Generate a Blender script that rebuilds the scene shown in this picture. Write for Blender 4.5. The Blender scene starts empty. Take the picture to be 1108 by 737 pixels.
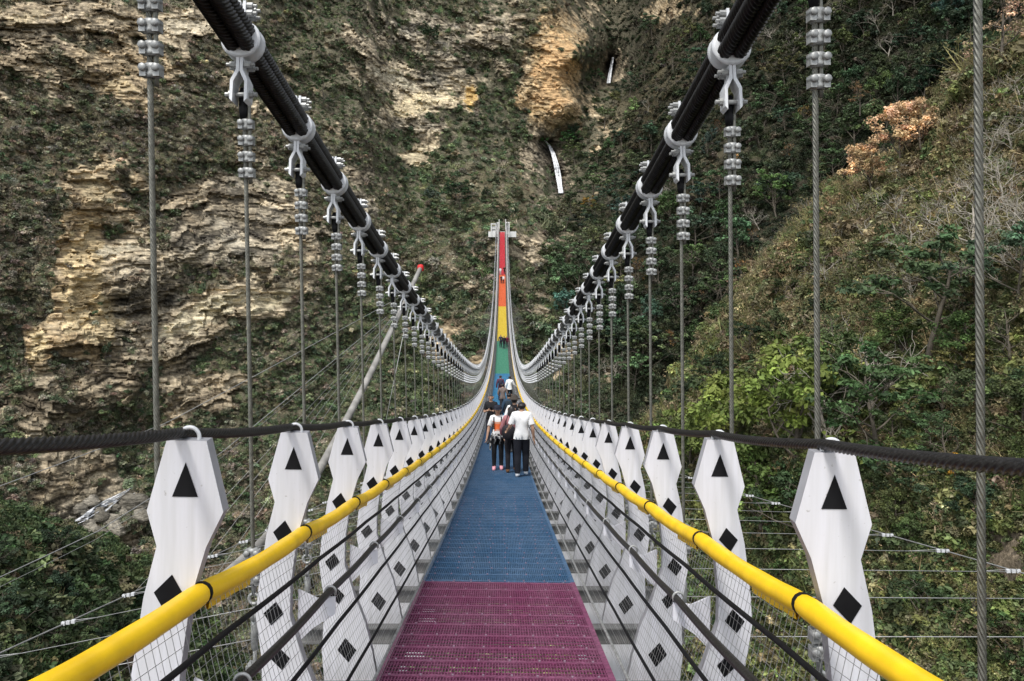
import bpy, math, random
import numpy as np
from mathutils import Vector, Matrix
R = math.radians
rng = np.random.default_rng(7)
random.seed(7)
scene = bpy.context.scene
COL = scene.collection

# ------------------------------------------------------------------ camera
F, CX, HY = 830.0, 543.5, 290.0        # focal length, vanishing column and eye level of the photo, in its own pixels
cd = bpy.data.cameras.new('camera')
cd.sensor_width = 36.0
cd.lens = F / 1108 * 36.0
cd.shift_x = (554 - CX) / 1108
cd.shift_y = -(368.5 - HY) / 1108
cd.clip_start = 0.05
cd.clip_end = 3000
cam = bpy.data.objects.new('camera', cd)
COL.objects.link(cam)
cam.location = (0, 0, 0)
cam.rotation_euler = (R(90), 0, 0)
scene.camera = cam

# ------------------------------------------------------------------ helpers
def at(px, py, Y):
    return np.array([(px - CX) * Y / F, Y, (HY - py) * Y / F])

def lerp_tab(tab):
    xs = np.array([t[0] for t in tab], float); ys = np.array([t[1] for t in tab], float)
    xx = np.linspace(xs[0], xs[-1], 800); yy = np.interp(xx, xs, ys)
    k = np.hanning(61); k /= k.sum()
    pad = 30
    yp = np.concatenate([2 * yy[0] - yy[1:pad + 1][::-1], yy, 2 * yy[-1] - yy[-pad - 1:-1][::-1]])
    ys2 = np.convolve(yp, k, 'valid')
    return lambda v: np.interp(v, xx, ys2)

def hash3(i, j, k, seed=0):
    h = (i.astype(np.int64) * 374761393 + j.astype(np.int64) * 668265263 + k.astype(np.int64) * 2147483647 + seed * 974711) & 0xffffffff
    h = ((h ^ (h >> 13)) * 1274126177) & 0xffffffff
    h = ((h ^ (h >> 16)) * 2246822519) & 0xffffffff
    return ((h ^ (h >> 15)) & 0xffffff) / float(0xffffff)

def vnoise(p, seed=0):
    f = np.floor(p); t = p - f; t = t * t * t * (t * (t * 6 - 15) + 10); f = f.astype(np.int64)
    i, j, k = f[:, 0], f[:, 1], f[:, 2]; x, y, z = t[:, 0], t[:, 1], t[:, 2]
    c = lambda a, b, d: hash3(i + a, j + b, k + d, seed)
    e0 = (c(0, 0, 0) * (1 - x) + c(1, 0, 0) * x) * (1 - y) + (c(0, 1, 0) * (1 - x) + c(1, 1, 0) * x) * y
    e1 = (c(0, 0, 1) * (1 - x) + c(1, 0, 1) * x) * (1 - y) + (c(0, 1, 1) * (1 - x) + c(1, 1, 1) * x) * y
    return (e0 * (1 - z) + e1 * z) * 2 - 1

def fbm(p, octaves=4, seed=0, gain=.5):
    a, s, q = 1., np.zeros(len(p)), p
    for o in range(octaves):
        s += a * vnoise(q, seed + o); q = q * 2.03 + 11.3; a *= gain
    return s

class MB:
    """collects shapes, then links them as ONE mesh object"""
    def __init__(s):
        s.v, s.f, s.m, s.n, s.sm = [], [], [], 0, []
    def add(s, v, f, mat=0, smooth=False):
        v = np.asarray(v, float)
        s.v.append(v); o = s.n
        s.f.extend([tuple(int(i) + o for i in q) for q in f]); s.m.extend([mat] * len(f)); s.sm.extend([smooth] * len(f))
        s.n += len(v)
    def box(s, c, size, rot=None, mat=0):
        x, y, z = [d / 2 for d in size]
        v = np.array([[-x, -y, -z], [x, -y, -z], [x, y, -z], [-x, y, -z], [-x, -y, z], [x, -y, z], [x, y, z], [-x, y, z]])
        if rot is not None: v = v @ np.array(rot).T
        s.add(v + np.array(c), [(0, 3, 2, 1), (4, 5, 6, 7), (0, 1, 5, 4), (1, 2, 6, 5), (2, 3, 7, 6), (3, 0, 4, 7)], mat)
    def prism(s, poly, y0, y1, mat=0):
        """polygon of (x, z) swept from y0 to y1"""
        n = len(poly); p = np.array(poly, float)
        v = np.zeros((2 * n, 3)); v[:n, 0] = p[:, 0]; v[:n, 2] = p[:, 1]; v[n:] = v[:n]; v[:n, 1] = y0; v[n:, 1] = y1
        s.add(v, [tuple(range(n)), tuple(range(2 * n - 1, n - 1, -1))] + [(i, i + n, (i + 1) % n + n, (i + 1) % n) for i in range(n)], mat)
    def tube(s, path, r, n=8, mat=0, up=(0, 0, 1), lobes=0, amp=0., pitch=1., smooth=True, cap=True):
        p = np.array(path, float); N = len(p)
        t = np.gradient(p, axis=0); t /= np.linalg.norm(t, axis=1)[:, None] + 1e-12
        u = np.array(up, float)
        a = np.cross(t, u); a /= np.linalg.norm(a, axis=1)[:, None] + 1e-12
        b = np.cross(a, t)
        th = np.arange(n) * 2 * math.pi / n
        rr = np.broadcast_to(np.asarray(r, float), (N,))[:, None] * np.ones((1, n))
        ph = np.zeros(N)
        if lobes:
            L = np.concatenate([[0], np.cumsum(np.linalg.norm(np.diff(p, axis=0), axis=1))])
            ph = L / pitch * 2 * math.pi
            rr = rr * (1 + amp * (np.abs(np.cos(lobes * (th[None, :]) / 2)) - .6) * np.ones((N, 1)))
        ang = th[None, :] + ph[:, None]
        v = p[:, None, :] + rr[..., None] * (np.cos(ang)[..., None] * a[:, None, :] + np.sin(ang)[..., None] * b[:, None, :])
        f = [(i * n + j, i * n + (j + 1) % n, (i + 1) * n + (j + 1) % n, (i + 1) * n + j) for i in range(N - 1) for j in range(n)]
        if cap: f += [tuple(range(n - 1, -1, -1)), tuple((N - 1) * n + j for j in range(n))]
        s.add(v.reshape(-1, 3), f, mat, smooth)
    def lathe(s, prof, c=(0, 0, 0), n=12, mat=0, axis='z', smooth=True):
        th = np.arange(n) * 2 * math.pi / n; v = []
        for r, h in prof:
            for t in th: v.append((r * math.cos(t), r * math.sin(t), h))
        v = np.array(v)
        if axis == 'y': v = v[:, [0, 2, 1]]
        if axis == 'x': v = v[:, [2, 0, 1]]
        N = len(prof)
        f = [(i * n + j, i * n + (j + 1) % n, (i + 1) * n + (j + 1) % n, (i + 1) * n + j) for i in range(N - 1) for j in range(n)]
        f += [tuple(range(n - 1, -1, -1)), tuple((N - 1) * n + j for j in range(n))]
        s.add(v + np.array(c), f, mat, smooth)
    def ring(s, c, R0, r, n=16, m=6, a=(1, 0, 0), b=(0, 0, 1), arc=(0, 2 * math.pi), mat=0):
        full = abs(arc[1] - arc[0] - 2 * math.pi) < 1e-6
        th = np.linspace(arc[0], arc[1], n + 1)
        a, b, c = np.array(a, float), np.array(b, float), np.array(c, float)
        nrm = np.cross(a, b)
        v = []
        for t in th:
            d = a * math.cos(t) + b * math.sin(t)
            for q in range(m):
                w = q * 2 * math.pi / m
                v.append(c + d * (R0 + r * math.cos(w)) + nrm * r * math.sin(w))
        f = [(i * m + j, i * m + (j + 1) % m, (i + 1) * m + (j + 1) % m, (i + 1) * m + j) for i in range(n) for j in range(m)]
        s.add(v, f, mat, True)
    def mesh(s, name, mats):
        me = bpy.data.meshes.new(name)
        me.from_pydata(np.concatenate(s.v).tolist(), [], s.f)
        for m in mats if isinstance(mats, (list, tuple)) else [mats]: me.materials.append(m)
        me.polygons.foreach_set('material_index', s.m)
        me.polygons.foreach_set('use_smooth', s.sm)
        me.update()
        return me
    def build(s, name, mats, parent=None, loc=None):
        return link(name, s.mesh(name, mats), parent, loc)

def link(name, me, parent=None, loc=None):
    o = bpy.data.objects.new(name, me); COL.objects.link(o)
    if parent: o.parent = parent
    if loc is not None: o.location = tuple(float(c) for c in loc)
    return o

def tag(o, label=None, cat=None, group=None, kind=None):
    if label: o['label'] = label
    if cat: o['category'] = cat
    if group: o['group'] = group
    if kind: o['kind'] = kind
    return o

def thing(name, label, cat, loc, group=None, rz=0.):
    o = bpy.data.objects.new(name, None); COL.objects.link(o)
    o.empty_display_size = .2
    o.location = tuple(float(c) for c in loc); o.rotation_euler = (0, 0, rz)
    return tag(o, label, cat, group)

def mesh_arrays(name, v, quads, mat=None, vcol=None, smooth=False):
    me = bpy.data.meshes.new(name)
    v = np.ascontiguousarray(v, np.float32); q = np.ascontiguousarray(quads, np.int32)
    me.vertices.add(len(v)); me.vertices.foreach_set('co', v.ravel())
    k = q.shape[1]
    me.loops.add(q.size); me.loops.foreach_set('vertex_index', q.ravel())
    me.polygons.add(len(q)); me.polygons.foreach_set('loop_start', np.arange(0, q.size, k, dtype=np.int32))
    me.polygons.foreach_set('use_smooth', np.full(len(q), smooth))
    if mat: me.materials.append(mat)
    me.update(calc_edges=True)
    if vcol is not None:
        for nm, c in vcol.items():
            at_ = me.attributes.new(nm, 'FLOAT_COLOR', 'POINT')
            c4 = np.ones((len(v), 4), np.float32); c4[:, :3] = c
            at_.data.foreach_set('color', c4.ravel())
    return me

# ------------------------------------------------------------------ materials
def new_mat(name):
    m = bpy.data.materials.new(name); m.use_nodes = True
    return m, m.node_tree.nodes, m.node_tree.links, m.node_tree.nodes['Principled BSDF']

def plain(name, col, rough=.5, metal=0., var=.15, scale=6., bump=0., spec=.4):
    m, N, L, P = new_mat(name)
    P.inputs['Roughness'].default_value = rough; P.inputs['Metallic'].default_value = metal
    P.inputs['Specular IOR Level'].default_value = spec
    tc = N.new('ShaderNodeTexCoord'); nz = N.new('ShaderNodeTexNoise')
    nz.inputs['Scale'].default_value = scale; nz.inputs['Detail'].default_value = 6
    L.new(tc.outputs['Object'], nz.inputs['Vector'])
    rp = N.new('ShaderNodeValToRGB'); c = np.array(col)
    rp.color_ramp.elements[0].position = .3; rp.color_ramp.elements[1].position = .7
    rp.color_ramp.elements[0].color = (*(c * (1 - var)), 1); rp.color_ramp.elements[1].color = (*np.clip(c * (1 + var), 0, 1), 1)
    L.new(nz.outputs['Fac'], rp.inputs['Fac']); L.new(rp.outputs['Color'], P.inputs['Base Color'])
    if bump:
        b = N.new('ShaderNodeBump'); b.inputs['Strength'].default_value = bump; b.inputs['Distance'].default_value = .01
        L.new(nz.outputs['Fac'], b.inputs['Height']); L.new(b.outputs['Normal'], P.inputs['Normal'])
    return m

M = {}
M['white'] = plain('white_painted_steel', (.68, .68, .72), .45, 0, .06, 3.5)
def scuffed():
    """white plate with faint vertical rain streaks, grime specks and chips"""
    m, N, L, P = new_mat('white_post_paint')
    P.inputs['Roughness'].default_value = .42
    tc = N.new('ShaderNodeTexCoord'); oi = N.new('ShaderNodeObjectInfo')
    ad = N.new('ShaderNodeVectorMath'); ad.operation = 'ADD'
    sc = N.new('ShaderNodeVectorMath'); sc.operation = 'SCALE'; sc.inputs['Scale'].default_value = 37.
    cmb = N.new('ShaderNodeCombineXYZ')
    for k in 'XYZ': L.new(oi.outputs['Random'], cmb.inputs[k])
    L.new(cmb.outputs[0], sc.inputs[0]); L.new(tc.outputs['Object'], ad.inputs[0]); L.new(sc.outputs[0], ad.inputs[1])
    mp = N.new('ShaderNodeMapping'); mp.inputs['Scale'].default_value = (34, 34, 2.2); L.new(ad.outputs[0], mp.inputs['Vector'])
    st = N.new('ShaderNodeTexNoise'); st.inputs['Scale'].default_value = 1.; st.inputs['Detail'].default_value = 5; L.new(mp.outputs[0], st.inputs['Vector'])
    r1 = N.new('ShaderNodeValToRGB'); r1.color_ramp.elements[0].position = .38; r1.color_ramp.elements[1].position = .72
    r1.color_ramp.elements[0].color = (.61, .61, .63, 1); r1.color_ramp.elements[1].color = (.70, .70, .74, 1); L.new(st.outputs['Fac'], r1.inputs['Fac'])
    sp = N.new('ShaderNodeTexNoise'); sp.inputs['Scale'].default_value = 42.; sp.inputs['Detail'].default_value = 4; L.new(ad.outputs[0], sp.inputs['Vector'])
    r2 = N.new('ShaderNodeValToRGB'); r2.color_ramp.elements[0].position = .69; r2.color_ramp.elements[1].position = .78
    r2.color_ramp.elements[0].color = (1, 1, 1, 1); r2.color_ramp.elements[1].color = (.55, .52, .48, 1); L.new(sp.outputs['Fac'], r2.inputs['Fac'])
    mx = N.new('ShaderNodeMix'); mx.data_type = 'RGBA'; mx.blend_type = 'MULTIPLY'; mx.inputs['Factor'].default_value = 1.
    L.new(r1.outputs[0], mx.inputs['A']); L.new(r2.outputs[0], mx.inputs['B']); L.new(mx.outputs['Result'], P.inputs['Base Color'])
    return m
M['post'] = scuffed(); M['edge'] = plain('shaded_post_edge', (.36, .36, .38), .5, .2, .15, 8.)  # edge: post sides in darker grey, their shade put into the colour
M['galv'] = plain('galvanised_steel', (.33, .335, .325), .5, .45, .3, 25.)
M['band'] = plain('cast_cable_band_paint', (.60, .61, .62), .4, .1, .12, 18.)
M['black'] = plain('black_vinyl', (.009, .009, .010), .6, 0, .3, 12., 0, .12)
M['rope_black'] = plain('black_coated_wire_rope', (.019, .0175, .0165), .42, .12, .4, 60., .2, .45)
M['rope_steel'] = plain('steel_wire_rope', (.15, .148, .125), .45, .5, .3, 40., .2)
M['beam'] = plain('dull_weathered_steel', (.15, .15, .145), .6, .2, .3, 6.)
M['wire'] = plain('mesh_wire', (.36, .36, .35), .5, .5, .2, 10.)
M['yellow'] = plain('yellow_foam_padding', (.90, .56, .010), .45, 0, .13, 7., .35)
M['mast'] = plain('weathered_mast_paint', (.25, .24, .22), .6, 0, .3, 2.)
M['red'] = plain('red_cap_paint', (.55, .02, .02), .5)
def grating(name, col):
    # painted grating, dusty and scuffed grey along the worn middle and in blotches
    m, N, L, P = new_mat(name); P.inputs['Roughness'].default_value = .55
    tc = N.new('ShaderNodeTexCoord'); mp = N.new('ShaderNodeMapping'); mp.inputs['Scale'].default_value = (2.2, .9, 1); L.new(tc.outputs['Object'], mp.inputs['Vector'])
    a = N.new('ShaderNodeTexNoise'); a.inputs['Scale'].default_value = 1.6; a.inputs['Detail'].default_value = 7; L.new(mp.outputs[0], a.inputs['Vector'])
    b = N.new('ShaderNodeTexNoise'); b.inputs['Scale'].default_value = 38.; b.inputs['Detail'].default_value = 3; L.new(tc.outputs['Object'], b.inputs['Vector'])
    ra = N.new('ShaderNodeValToRGB'); ra.color_ramp.elements[0].position = .35; ra.color_ramp.elements[1].position = .68; c = np.array(col); g = c.mean() * .5 + .09
    ra.color_ramp.elements[0].color = (*(c * .82), 1); ra.color_ramp.elements[1].color = (*(c * .82 + g * .22), 1); L.new(a.outputs['Fac'], ra.inputs['Fac'])
    rb = N.new('ShaderNodeValToRGB'); rb.color_ramp.elements[0].position = .3; rb.color_ramp.elements[1].position = .72
    rb.color_ramp.elements[0].color = (.6, .6, .6, 1); rb.color_ramp.elements[1].color = (1.3, 1.3, 1.3, 1); L.new(b.outputs['Fac'], rb.inputs['Fac'])
    mx = N.new('ShaderNodeMix'); mx.data_type = 'RGBA'; mx.blend_type = 'MULTIPLY'; mx.inputs['Factor'].default_value = 1
    L.new(ra.outputs[0], mx.inputs['A']); L.new(rb.outputs[0], mx.inputs['B']); L.new(mx.outputs['Result'], P.inputs['Base Color'])
    return m
DECK = [('purple', -3.0, 7.3, (.205, .044, .115)), ('dark blue', 7.3, 41, (.040, .118, .235)), ('light blue', 41, 74, (.03, .23, .44)),
        ('green', 74, 105, (.06, .30, .185)), ('yellow', 105, 140, (.78, .56, .02)), ('orange', 140, 173, (.80, .13, .02)), ('red', 173, 219, (.60, .012, .03))]

# ------------------------------------------------------------------ bridge geometry
E0, S0, K0 = 1.6, (451 - HY) / F, .00118
YEND = 219.
def zd(Y):
    Y = np.asarray(Y, float); q = np.maximum(Y, 0)
    return -E0 - S0 * Y + K0 * q * q * q / (q + 9.)
def roll(Y): return .022 * np.exp(-np.maximum(np.asarray(Y, float), 0) / 14.)
def P3(X, Y, h):
    X, Y, h = np.broadcast_arrays(np.asarray(X, float), np.asarray(Y, float), np.asarray(h, float))
    return np.stack([X, Y, zd(Y) + h - roll(Y) * X], -1)
SH = -.043
BAY, Y0 = 1.37, 2.62
NP = 158                                # bays to the far end
NI = 140                                # individuals per row, the rest is one mass per row
gap = lerp_tab([(-8, 4.6), (4.5, 4.03), (11.5, 3.78), (19.2, 3.49), (27.9, 3.2), (36.2, 2.85), (56.4, 1.95), (75, 1.42), (110, 1.15), (160, 1.4), (219, 2.6), (226, 2.8)])
XC = {-1: -1.70, 1: 1.49}
SIDE = {-1: 'left', 1: 'right'}
def yrange(a, b, step):
    n = max(2, int(round((b - a) / step)) + 1); return np.linspace(a, b, n)

# deck
deck = thing('bridge_deck', 'rainbow striped grating walkway of the suspension footbridge, purple and blue in front', 'walkway', P3(0, 0, 0))
dl = np.array(deck.location)
for (cn, a, b, c) in DECK:
    mb = MB()
    near = a < 41
    nb = 71 if near else 31
    ys = yrange(a, b, .9 if near else 1.4)
    for x in np.linspace(-.685, .685, nb):
        w = .0032 if near else .008
        N = len(ys); v = np.zeros((N, 4, 3))
        for q, (ox, oh) in enumerate(((-w, 0), (w, 0), (w, -.011), (-w, -.011))): v[:, q] = P3(x + ox + SH, ys, oh) - dl
        f = [(i * 4 + j, (i + 1) * 4 + j, (i + 1) * 4 + (j + 1) % 4, i * 4 + (j + 1) % 4) for i in range(N - 1) for j in range(4)]
        mb.add(v.reshape(-1, 3), f)
    def cross(y, hw, top, bot, x0=-.7, x1=.7):
        v = [P3(x0 + SH, y - hw, bot), P3(x1 + SH, y - hw, bot), P3(x1 + SH, y + hw, bot), P3(x0 + SH, y + hw, bot), P3(x0 + SH, y - hw, top), P3(x1 + SH, y - hw, top), P3(x1 + SH, y + hw, top), P3(x0 + SH, y + hw, top)]
        mb.add(np.array(v) - dl, [(0, 3, 2, 1), (4, 5, 6, 7), (0, 1, 5, 4), (1, 2, 6, 5), (2, 3, 7, 6), (3, 0, 4, 7)])
    k = 0
    y = a + .02
    while y < b - .02:
        if k % 4 == 0:
            cross(y, .021, .004, -.026)
            if y < 14:                  # bolt heads on every strip, hand-set
                for x in np.linspace(-.62, .62, 8): mb.box(P3(x + SH + random.uniform(-.03, .03), y + random.uniform(-.006, .006), .008) - dl, (.013, .013, .01), mat=1)
        elif near: cross(y, .0042, .0015, -.012)
        elif k % 2 == 0: cross(y, .012, .0015, -.02)
        y += .071; k += 1
    for sx in (-1, 1):                  # folded edge flange
        N = len(ys); v = np.zeros((N, 4, 3))
        for q, (ox, oh) in enumerate(((-.02, .006), (.02, .006), (.02, -.05), (-.02, -.05))): v[:, q] = P3(sx * .712 + ox + SH, ys, oh) - dl
        mb.add(v.reshape(-1, 3), [(i * 4 + j, (i + 1) * 4 + j, (i + 1) * 4 + (j + 1) % 4, i * 4 + (j + 1) % 4) for i in range(N - 1) for j in range(4)])
    o = mb.build('deck_section', [grating(cn.replace(' ', '_') + '_grating', c), plain('bolt_zinc', (.30, .2, .26), .5, .3)], deck)
    o['label'] = cn + ' grating section of the walkway'
for sx in (-1, 1):                      # edge stringers under the grating
    mb = MB(); ys = yrange(-3, YEND, 1.4); N = len(ys); v = np.zeros((N, 4, 3))
    for q, (ox, oh) in enumerate(((-.03, -.055), (.03, -.055), (.03, -.17), (-.03, -.17))): v[:, q] = P3(sx * .70 + ox + SH, ys, oh) - dl
    mb.add(v.reshape(-1, 3), [(i * 4 + j, (i + 1) * 4 + j, (i + 1) * 4 + (j + 1) % 4, i * 4 + (j + 1) % 4) for i in range(N - 1) for j in range(4)])
    mb.build('stringer', M['beam'], deck)
hang_y = [Y0 + BAY * (n - .235) for n in range(-1, NP)]
far_mb = MB()
for n, hy in enumerate(hang_y):         # cross beams carrying the deck out to the suspenders
    c = P3(-.1, hy, -.235); mb = MB() if n < 40 else far_mb
    L0, L1 = XC[-1] + .02, XC[1] + .03
    for (zz, hh, ww) in ((0.06, .012, .09), (-.06, .012, .09), (0, .108, .01)):
        mb.box(P3((L0 + L1) / 2, hy, -.235 + zz) - dl, (L1 - L0, ww, hh))
    if n < 40: mb.build('cross_beam', M['beam'], deck)
tag(far_mb.build('cross_beam', M['beam'], deck), kind='stuff')

# posts: (height below the triangle, outward shift, half width)
PROF = [(-.135, 0, .068), (.105, 0, .130), (.225, .01, .084), (.40, .055, .080), (.66, .088, .082), (.82, .094, .088), (1.04, .04, .108), (1.22, 0, .145), (1.42, -.02, .175), (1.75, -.07, .19), (2.35, -.10, .19)]
TRI_H = 1.365
W = 1.10
def post_mesh(s, lod):
    mb = MB()
    out = [(s * (o + hw), TRI_H - d) for d, o, hw in PROF]; inn = [(s * (o - hw), TRI_H - d) for d, o, hw in PROF]
    poly = out + inn[::-1]
    if s < 0: poly = poly[::-1]
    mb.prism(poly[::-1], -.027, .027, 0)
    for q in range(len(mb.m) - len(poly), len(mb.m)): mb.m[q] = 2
    if lod == 0:                        # rounded rim proud of the plate edge
        pass
    def mark(pts, off):
        for yy, fl in ((-.0295, 1), (.0295, -1)):
            p = [(s * off + x, yy, TRI_H - d) for x, d in pts]
            mb.add(p if fl > 0 else p[::-1], [tuple(range(len(p)))], 1)
    mark([(-.044, .055), (.044, .055), (0, -.062)], 0)
    for d, off, hx, hz in ((.38, .05, .049, .062), (.80, .09, .052, .062), (1.03, .054, .052, .062), (1.41, -.02, .066, .085)):
        sk = .012 * s * (1 if d < .9 else -1)
        mark([(-hx + sk * 0, d), (sk, d + hz), (hx, d), (-sk, d - hz)], off)
    return mb
def arm_mesh(s):
    mb = MB()
    poly = [(s * (0 - .02), TRI_H - .70), (s * (0 - .02), TRI_H - .98), (s * (0 - .10), TRI_H - .90), (s * (0 - .215), TRI_H - .825), (s * (0 - .215), TRI_H - .735), (s * (0 - .12), TRI_H - .745)]
    if s > 0: poly = poly[::-1]
    mb.prism(poly, .030, .042, 0)
    return mb
def hook_mesh(s):
    mb = MB(); mb.ring((0, 0, TRI_H + .142), .033, .0075, 12, 6, a=(1, 0, 0), b=(0, 0, 1), arc=(-.35, math.pi + .35))
    return mb
def clip_mesh(s):
    mb = MB(); mb.ring((s * (0 - .19), .025, TRI_H - .705), .028, .0065, 12, 6, a=(1, 0, 0), b=(0, 0, 1), arc=(-.6, math.pi + .6))
    return mb
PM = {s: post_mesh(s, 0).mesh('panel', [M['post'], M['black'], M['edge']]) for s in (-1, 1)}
AM = {s: arm_mesh(s).mesh('arm', [M['white']]) for s in (-1, 1)}
HM = {s: hook_mesh(s).mesh('hook', [M['band']]) for s in (-1, 1)}
CM = {s: clip_mesh(s).mesh('cable_ring', [M['galv']]) for s in (-1, 1)}
ORD = ['nearest', 'second', 'third', 'fourth', 'fifth', 'sixth', 'seventh', 'eighth', 'ninth', 'tenth']
for s in (-1, 1):
    rest = MB()
    for n in range(-2, NP):
        Y = Y0 + BAY * n
        if n >= NI:
            src = PM[s]; vv = np.zeros(len(src.vertices) * 3); src.vertices.foreach_get('co', vv); vv = vv.reshape(-1, 3)
            
            rest.add(vv + P3(s * W, Y, 0), [tuple(p.vertices) for p in src.polygons], 0); continue
        if n < 0 : continue
        if n == 0: lb = 'white snakehead post at the front of the %s row, black rope hooked over its top' % SIDE[s]
        elif n < 8: lb = '%s white snakehead post from the front of the %s row' % (ORD[n], SIDE[s])
        elif n < 45: lb = 'white snakehead post in the overlapping middle stretch of the %s row' % SIDE[s]
        else: lb = 'tiny white post far down the %s row beyond the walkers' % SIDE[s]
        o = thing('railing_post', lb, 'post', P3(s * W, Y, 0), 'white posts along the %s side of the walkway' % SIDE[s])
        o.rotation_euler = (R(random.uniform(-.5, .5)), float(roll(Y)), R(random.uniform(-1.2, 1.2)) if n else 0)
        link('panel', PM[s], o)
        if n < 45: link('arm', AM[s], o); link('hook', HM[s], o); link('cable_ring', CM[s], o)
    tag(rest.build('railing_post', [M['post'], M['black']]), 'white row of minute posts at the far %s end of the bridge' % SIDE[s], 'post', 'white posts along the %s side of the walkway' % SIDE[s], 'stuff')

# ropes and rods along the railing, one thing each
def along(X, h, r, name, label, cat, mat, n=8, group=None, y0=-2.5, sag=0., lob=None):
    ys = yrange(y0, YEND, .2 if y0 < 30 else 1.37)
    ys = np.concatenate([yrange(y0, 30, .17), yrange(30, YEND, 1.37)[1:]])
    fr = np.mod((ys - Y0) / BAY, 1.)
    hh = h - sag * 4 * fr * (1 - fr) * np.exp(-np.maximum(ys, 0) / 40)
    mb = MB(); mb.tube(P3(X, ys, hh), r, n)
    return tag(mb.build(name, mat), label, cat, group)
for s in (-1, 1):
    sd = SIDE[s]
    # rope over the post tops
    ysn = np.concatenate([yrange(-2.5, 9, .009), yrange(9, YEND, 1.37)[1:]])
    fr = np.mod((ysn - Y0) / BAY, 1.)
    mb = MB(); mb.tube(P3(s * W, ysn, TRI_H + .158 - .012 * 4 * fr * (1 - fr)), .0185, 28, lobes=7, amp=.22, pitch=.20)
    tag(mb.build('hand_rope', M['rope_black']), 'black wire rope threaded over the tops of the %s posts' % sd, 'rope')
    along(s * .945, E0 - .675 - .08, .0105, 'guard_rod', 'upper thin black rod behind the yellow rail, %s side' % sd, 'rod', M['black'], sag=.006)
    along(s * (W - .19), TRI_H - .705, .018, 'guard_cable', 'thick black cable carried on the white arms of the %s posts' % sd, 'cable', M['rope_black'], sag=.012)
    along(s * .845, E0 - 1.08, .010, 'guard_rod', 'thin black rod just below the thick cable, %s side' % sd, 'rod', M['black'], sag=.006)
    along(s * .775, E0 - 1.34, .009, 'guard_rod', 'low black rod a hand above the walkway edge, %s side' % sd, 'rod', M['black'], sag=.004)
    along(s * .735, E0 - 1.53, .009, 'guard_rod', 'lowest dark rod along the grating edge, %s side' % sd, 'rod', M['galv'])
    # handrail
    hr = thing('handrail', 'padded yellow handrail along the %s side' % sd, 'handrail', P3(s * 1.03, Y0, .975)); hl = np.array(hr.location)
    for (y0, y1, part) in [(-2.5, 60, 1), (60, YEND, 0)]:
        ys = yrange(y0, y1, .0685 if part else 1.37); fr = np.mod((ys - Y0) / BAY, 1.)
        hh = .975 - .016 * 4 * fr * (1 - fr)
        rr = .0385 * (1 + .05 * np.sin(ys * 9.) * np.cos(ys * 3.7) - .16 * np.exp(-((np.minimum(fr, 1 - fr)) / .025) ** 2)) if part else .0385
        mb = MB(); mb.tube(P3(s * 1.03, ys, hh) - hl, rr, 14); mb.build('padding', M['yellow'], hr)
    for n in range(-1, 40):             # black strap at every joint, cable tie between
        Y = Y0 + BAY * n; c = P3(s * 1.03, Y, .975) - hl
        mb = MB(); ys = np.array([Y - .011, Y + .011]); mb.tube(P3(s * 1.03, ys, .975) - hl, .0395, 14); mb.build('strap', M['black'], hr)
        if n < 12:                      # slit sleeve flap hanging under the pad
            mb = MB(); ys = yrange(Y + .05, Y + .42 + .1 * random.random(), .06); v = []
            for y in ys:
                a = P3(s * 1.03, y, .975 - .016 * 4 * ((y - Y) / BAY) * (1 - (y - Y) / BAY)) - hl
                v += [a + np.array([-s * .012, 0, -.030]), a + np.array([-s * .006, 0, -.058 - .006 * random.random()]), a + np.array([s * .006, 0, -.058]), a + np.array([s * .012, 0, -.03])]
            mb.add(v, [(4 * i + j, 4 * i + j + 1, 4 * i + j + 5, 4 * i + j + 4) for i in range(len(ys) - 1) for j in range(3)]); mb.build('flap', M['yellow'], hr)
    # wire mesh from the handrail down to the grating edge
    mb = MB()
    def plane(t, Y):                    # t 0 = rail, 1 = deck edge
        return P3(s * (1.012 + (.73 - 1.012) * t + .02 * math.sin(math.pi * t)), Y, .96 + (.02 - .96) * t)
    ts = np.linspace(0, 1, 5)
    y = -2.
    while y < YEND:
        st = .046 if y < 10 else (.075 if y < 45 else .17); r = .0011 if y < 6 else (.0012 if y < 45 else .0036)
        yj = y + random.uniform(-.004, .004)
        pts = np.array([plane(t, yj + .004 * math.sin(7 * t + y)) for t in ts])
        mb.tube(pts, r, 3, up=(0, 1, 0), smooth=False, cap=False)
        y += st
    for t in np.linspace(0, 1, 21):
        ys = np.concatenate([yrange(-2, 30, .45), yrange(30, YEND, 2.)[1:]])
        mb.tube(np.array([plane(t, y) + np.array([0, 0, .003 * math.sin(y * 5 + t * 40)]) for y in ys]), np.where(ys < 6, .0011, np.where(ys < 45, .0015, .003)), 3, smooth=False, cap=False)
    tag(mb.build('mesh_fence', M['wire']), 'grey wire mesh stretched below the %s yellow rail' % sd, 'wire mesh')
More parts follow.
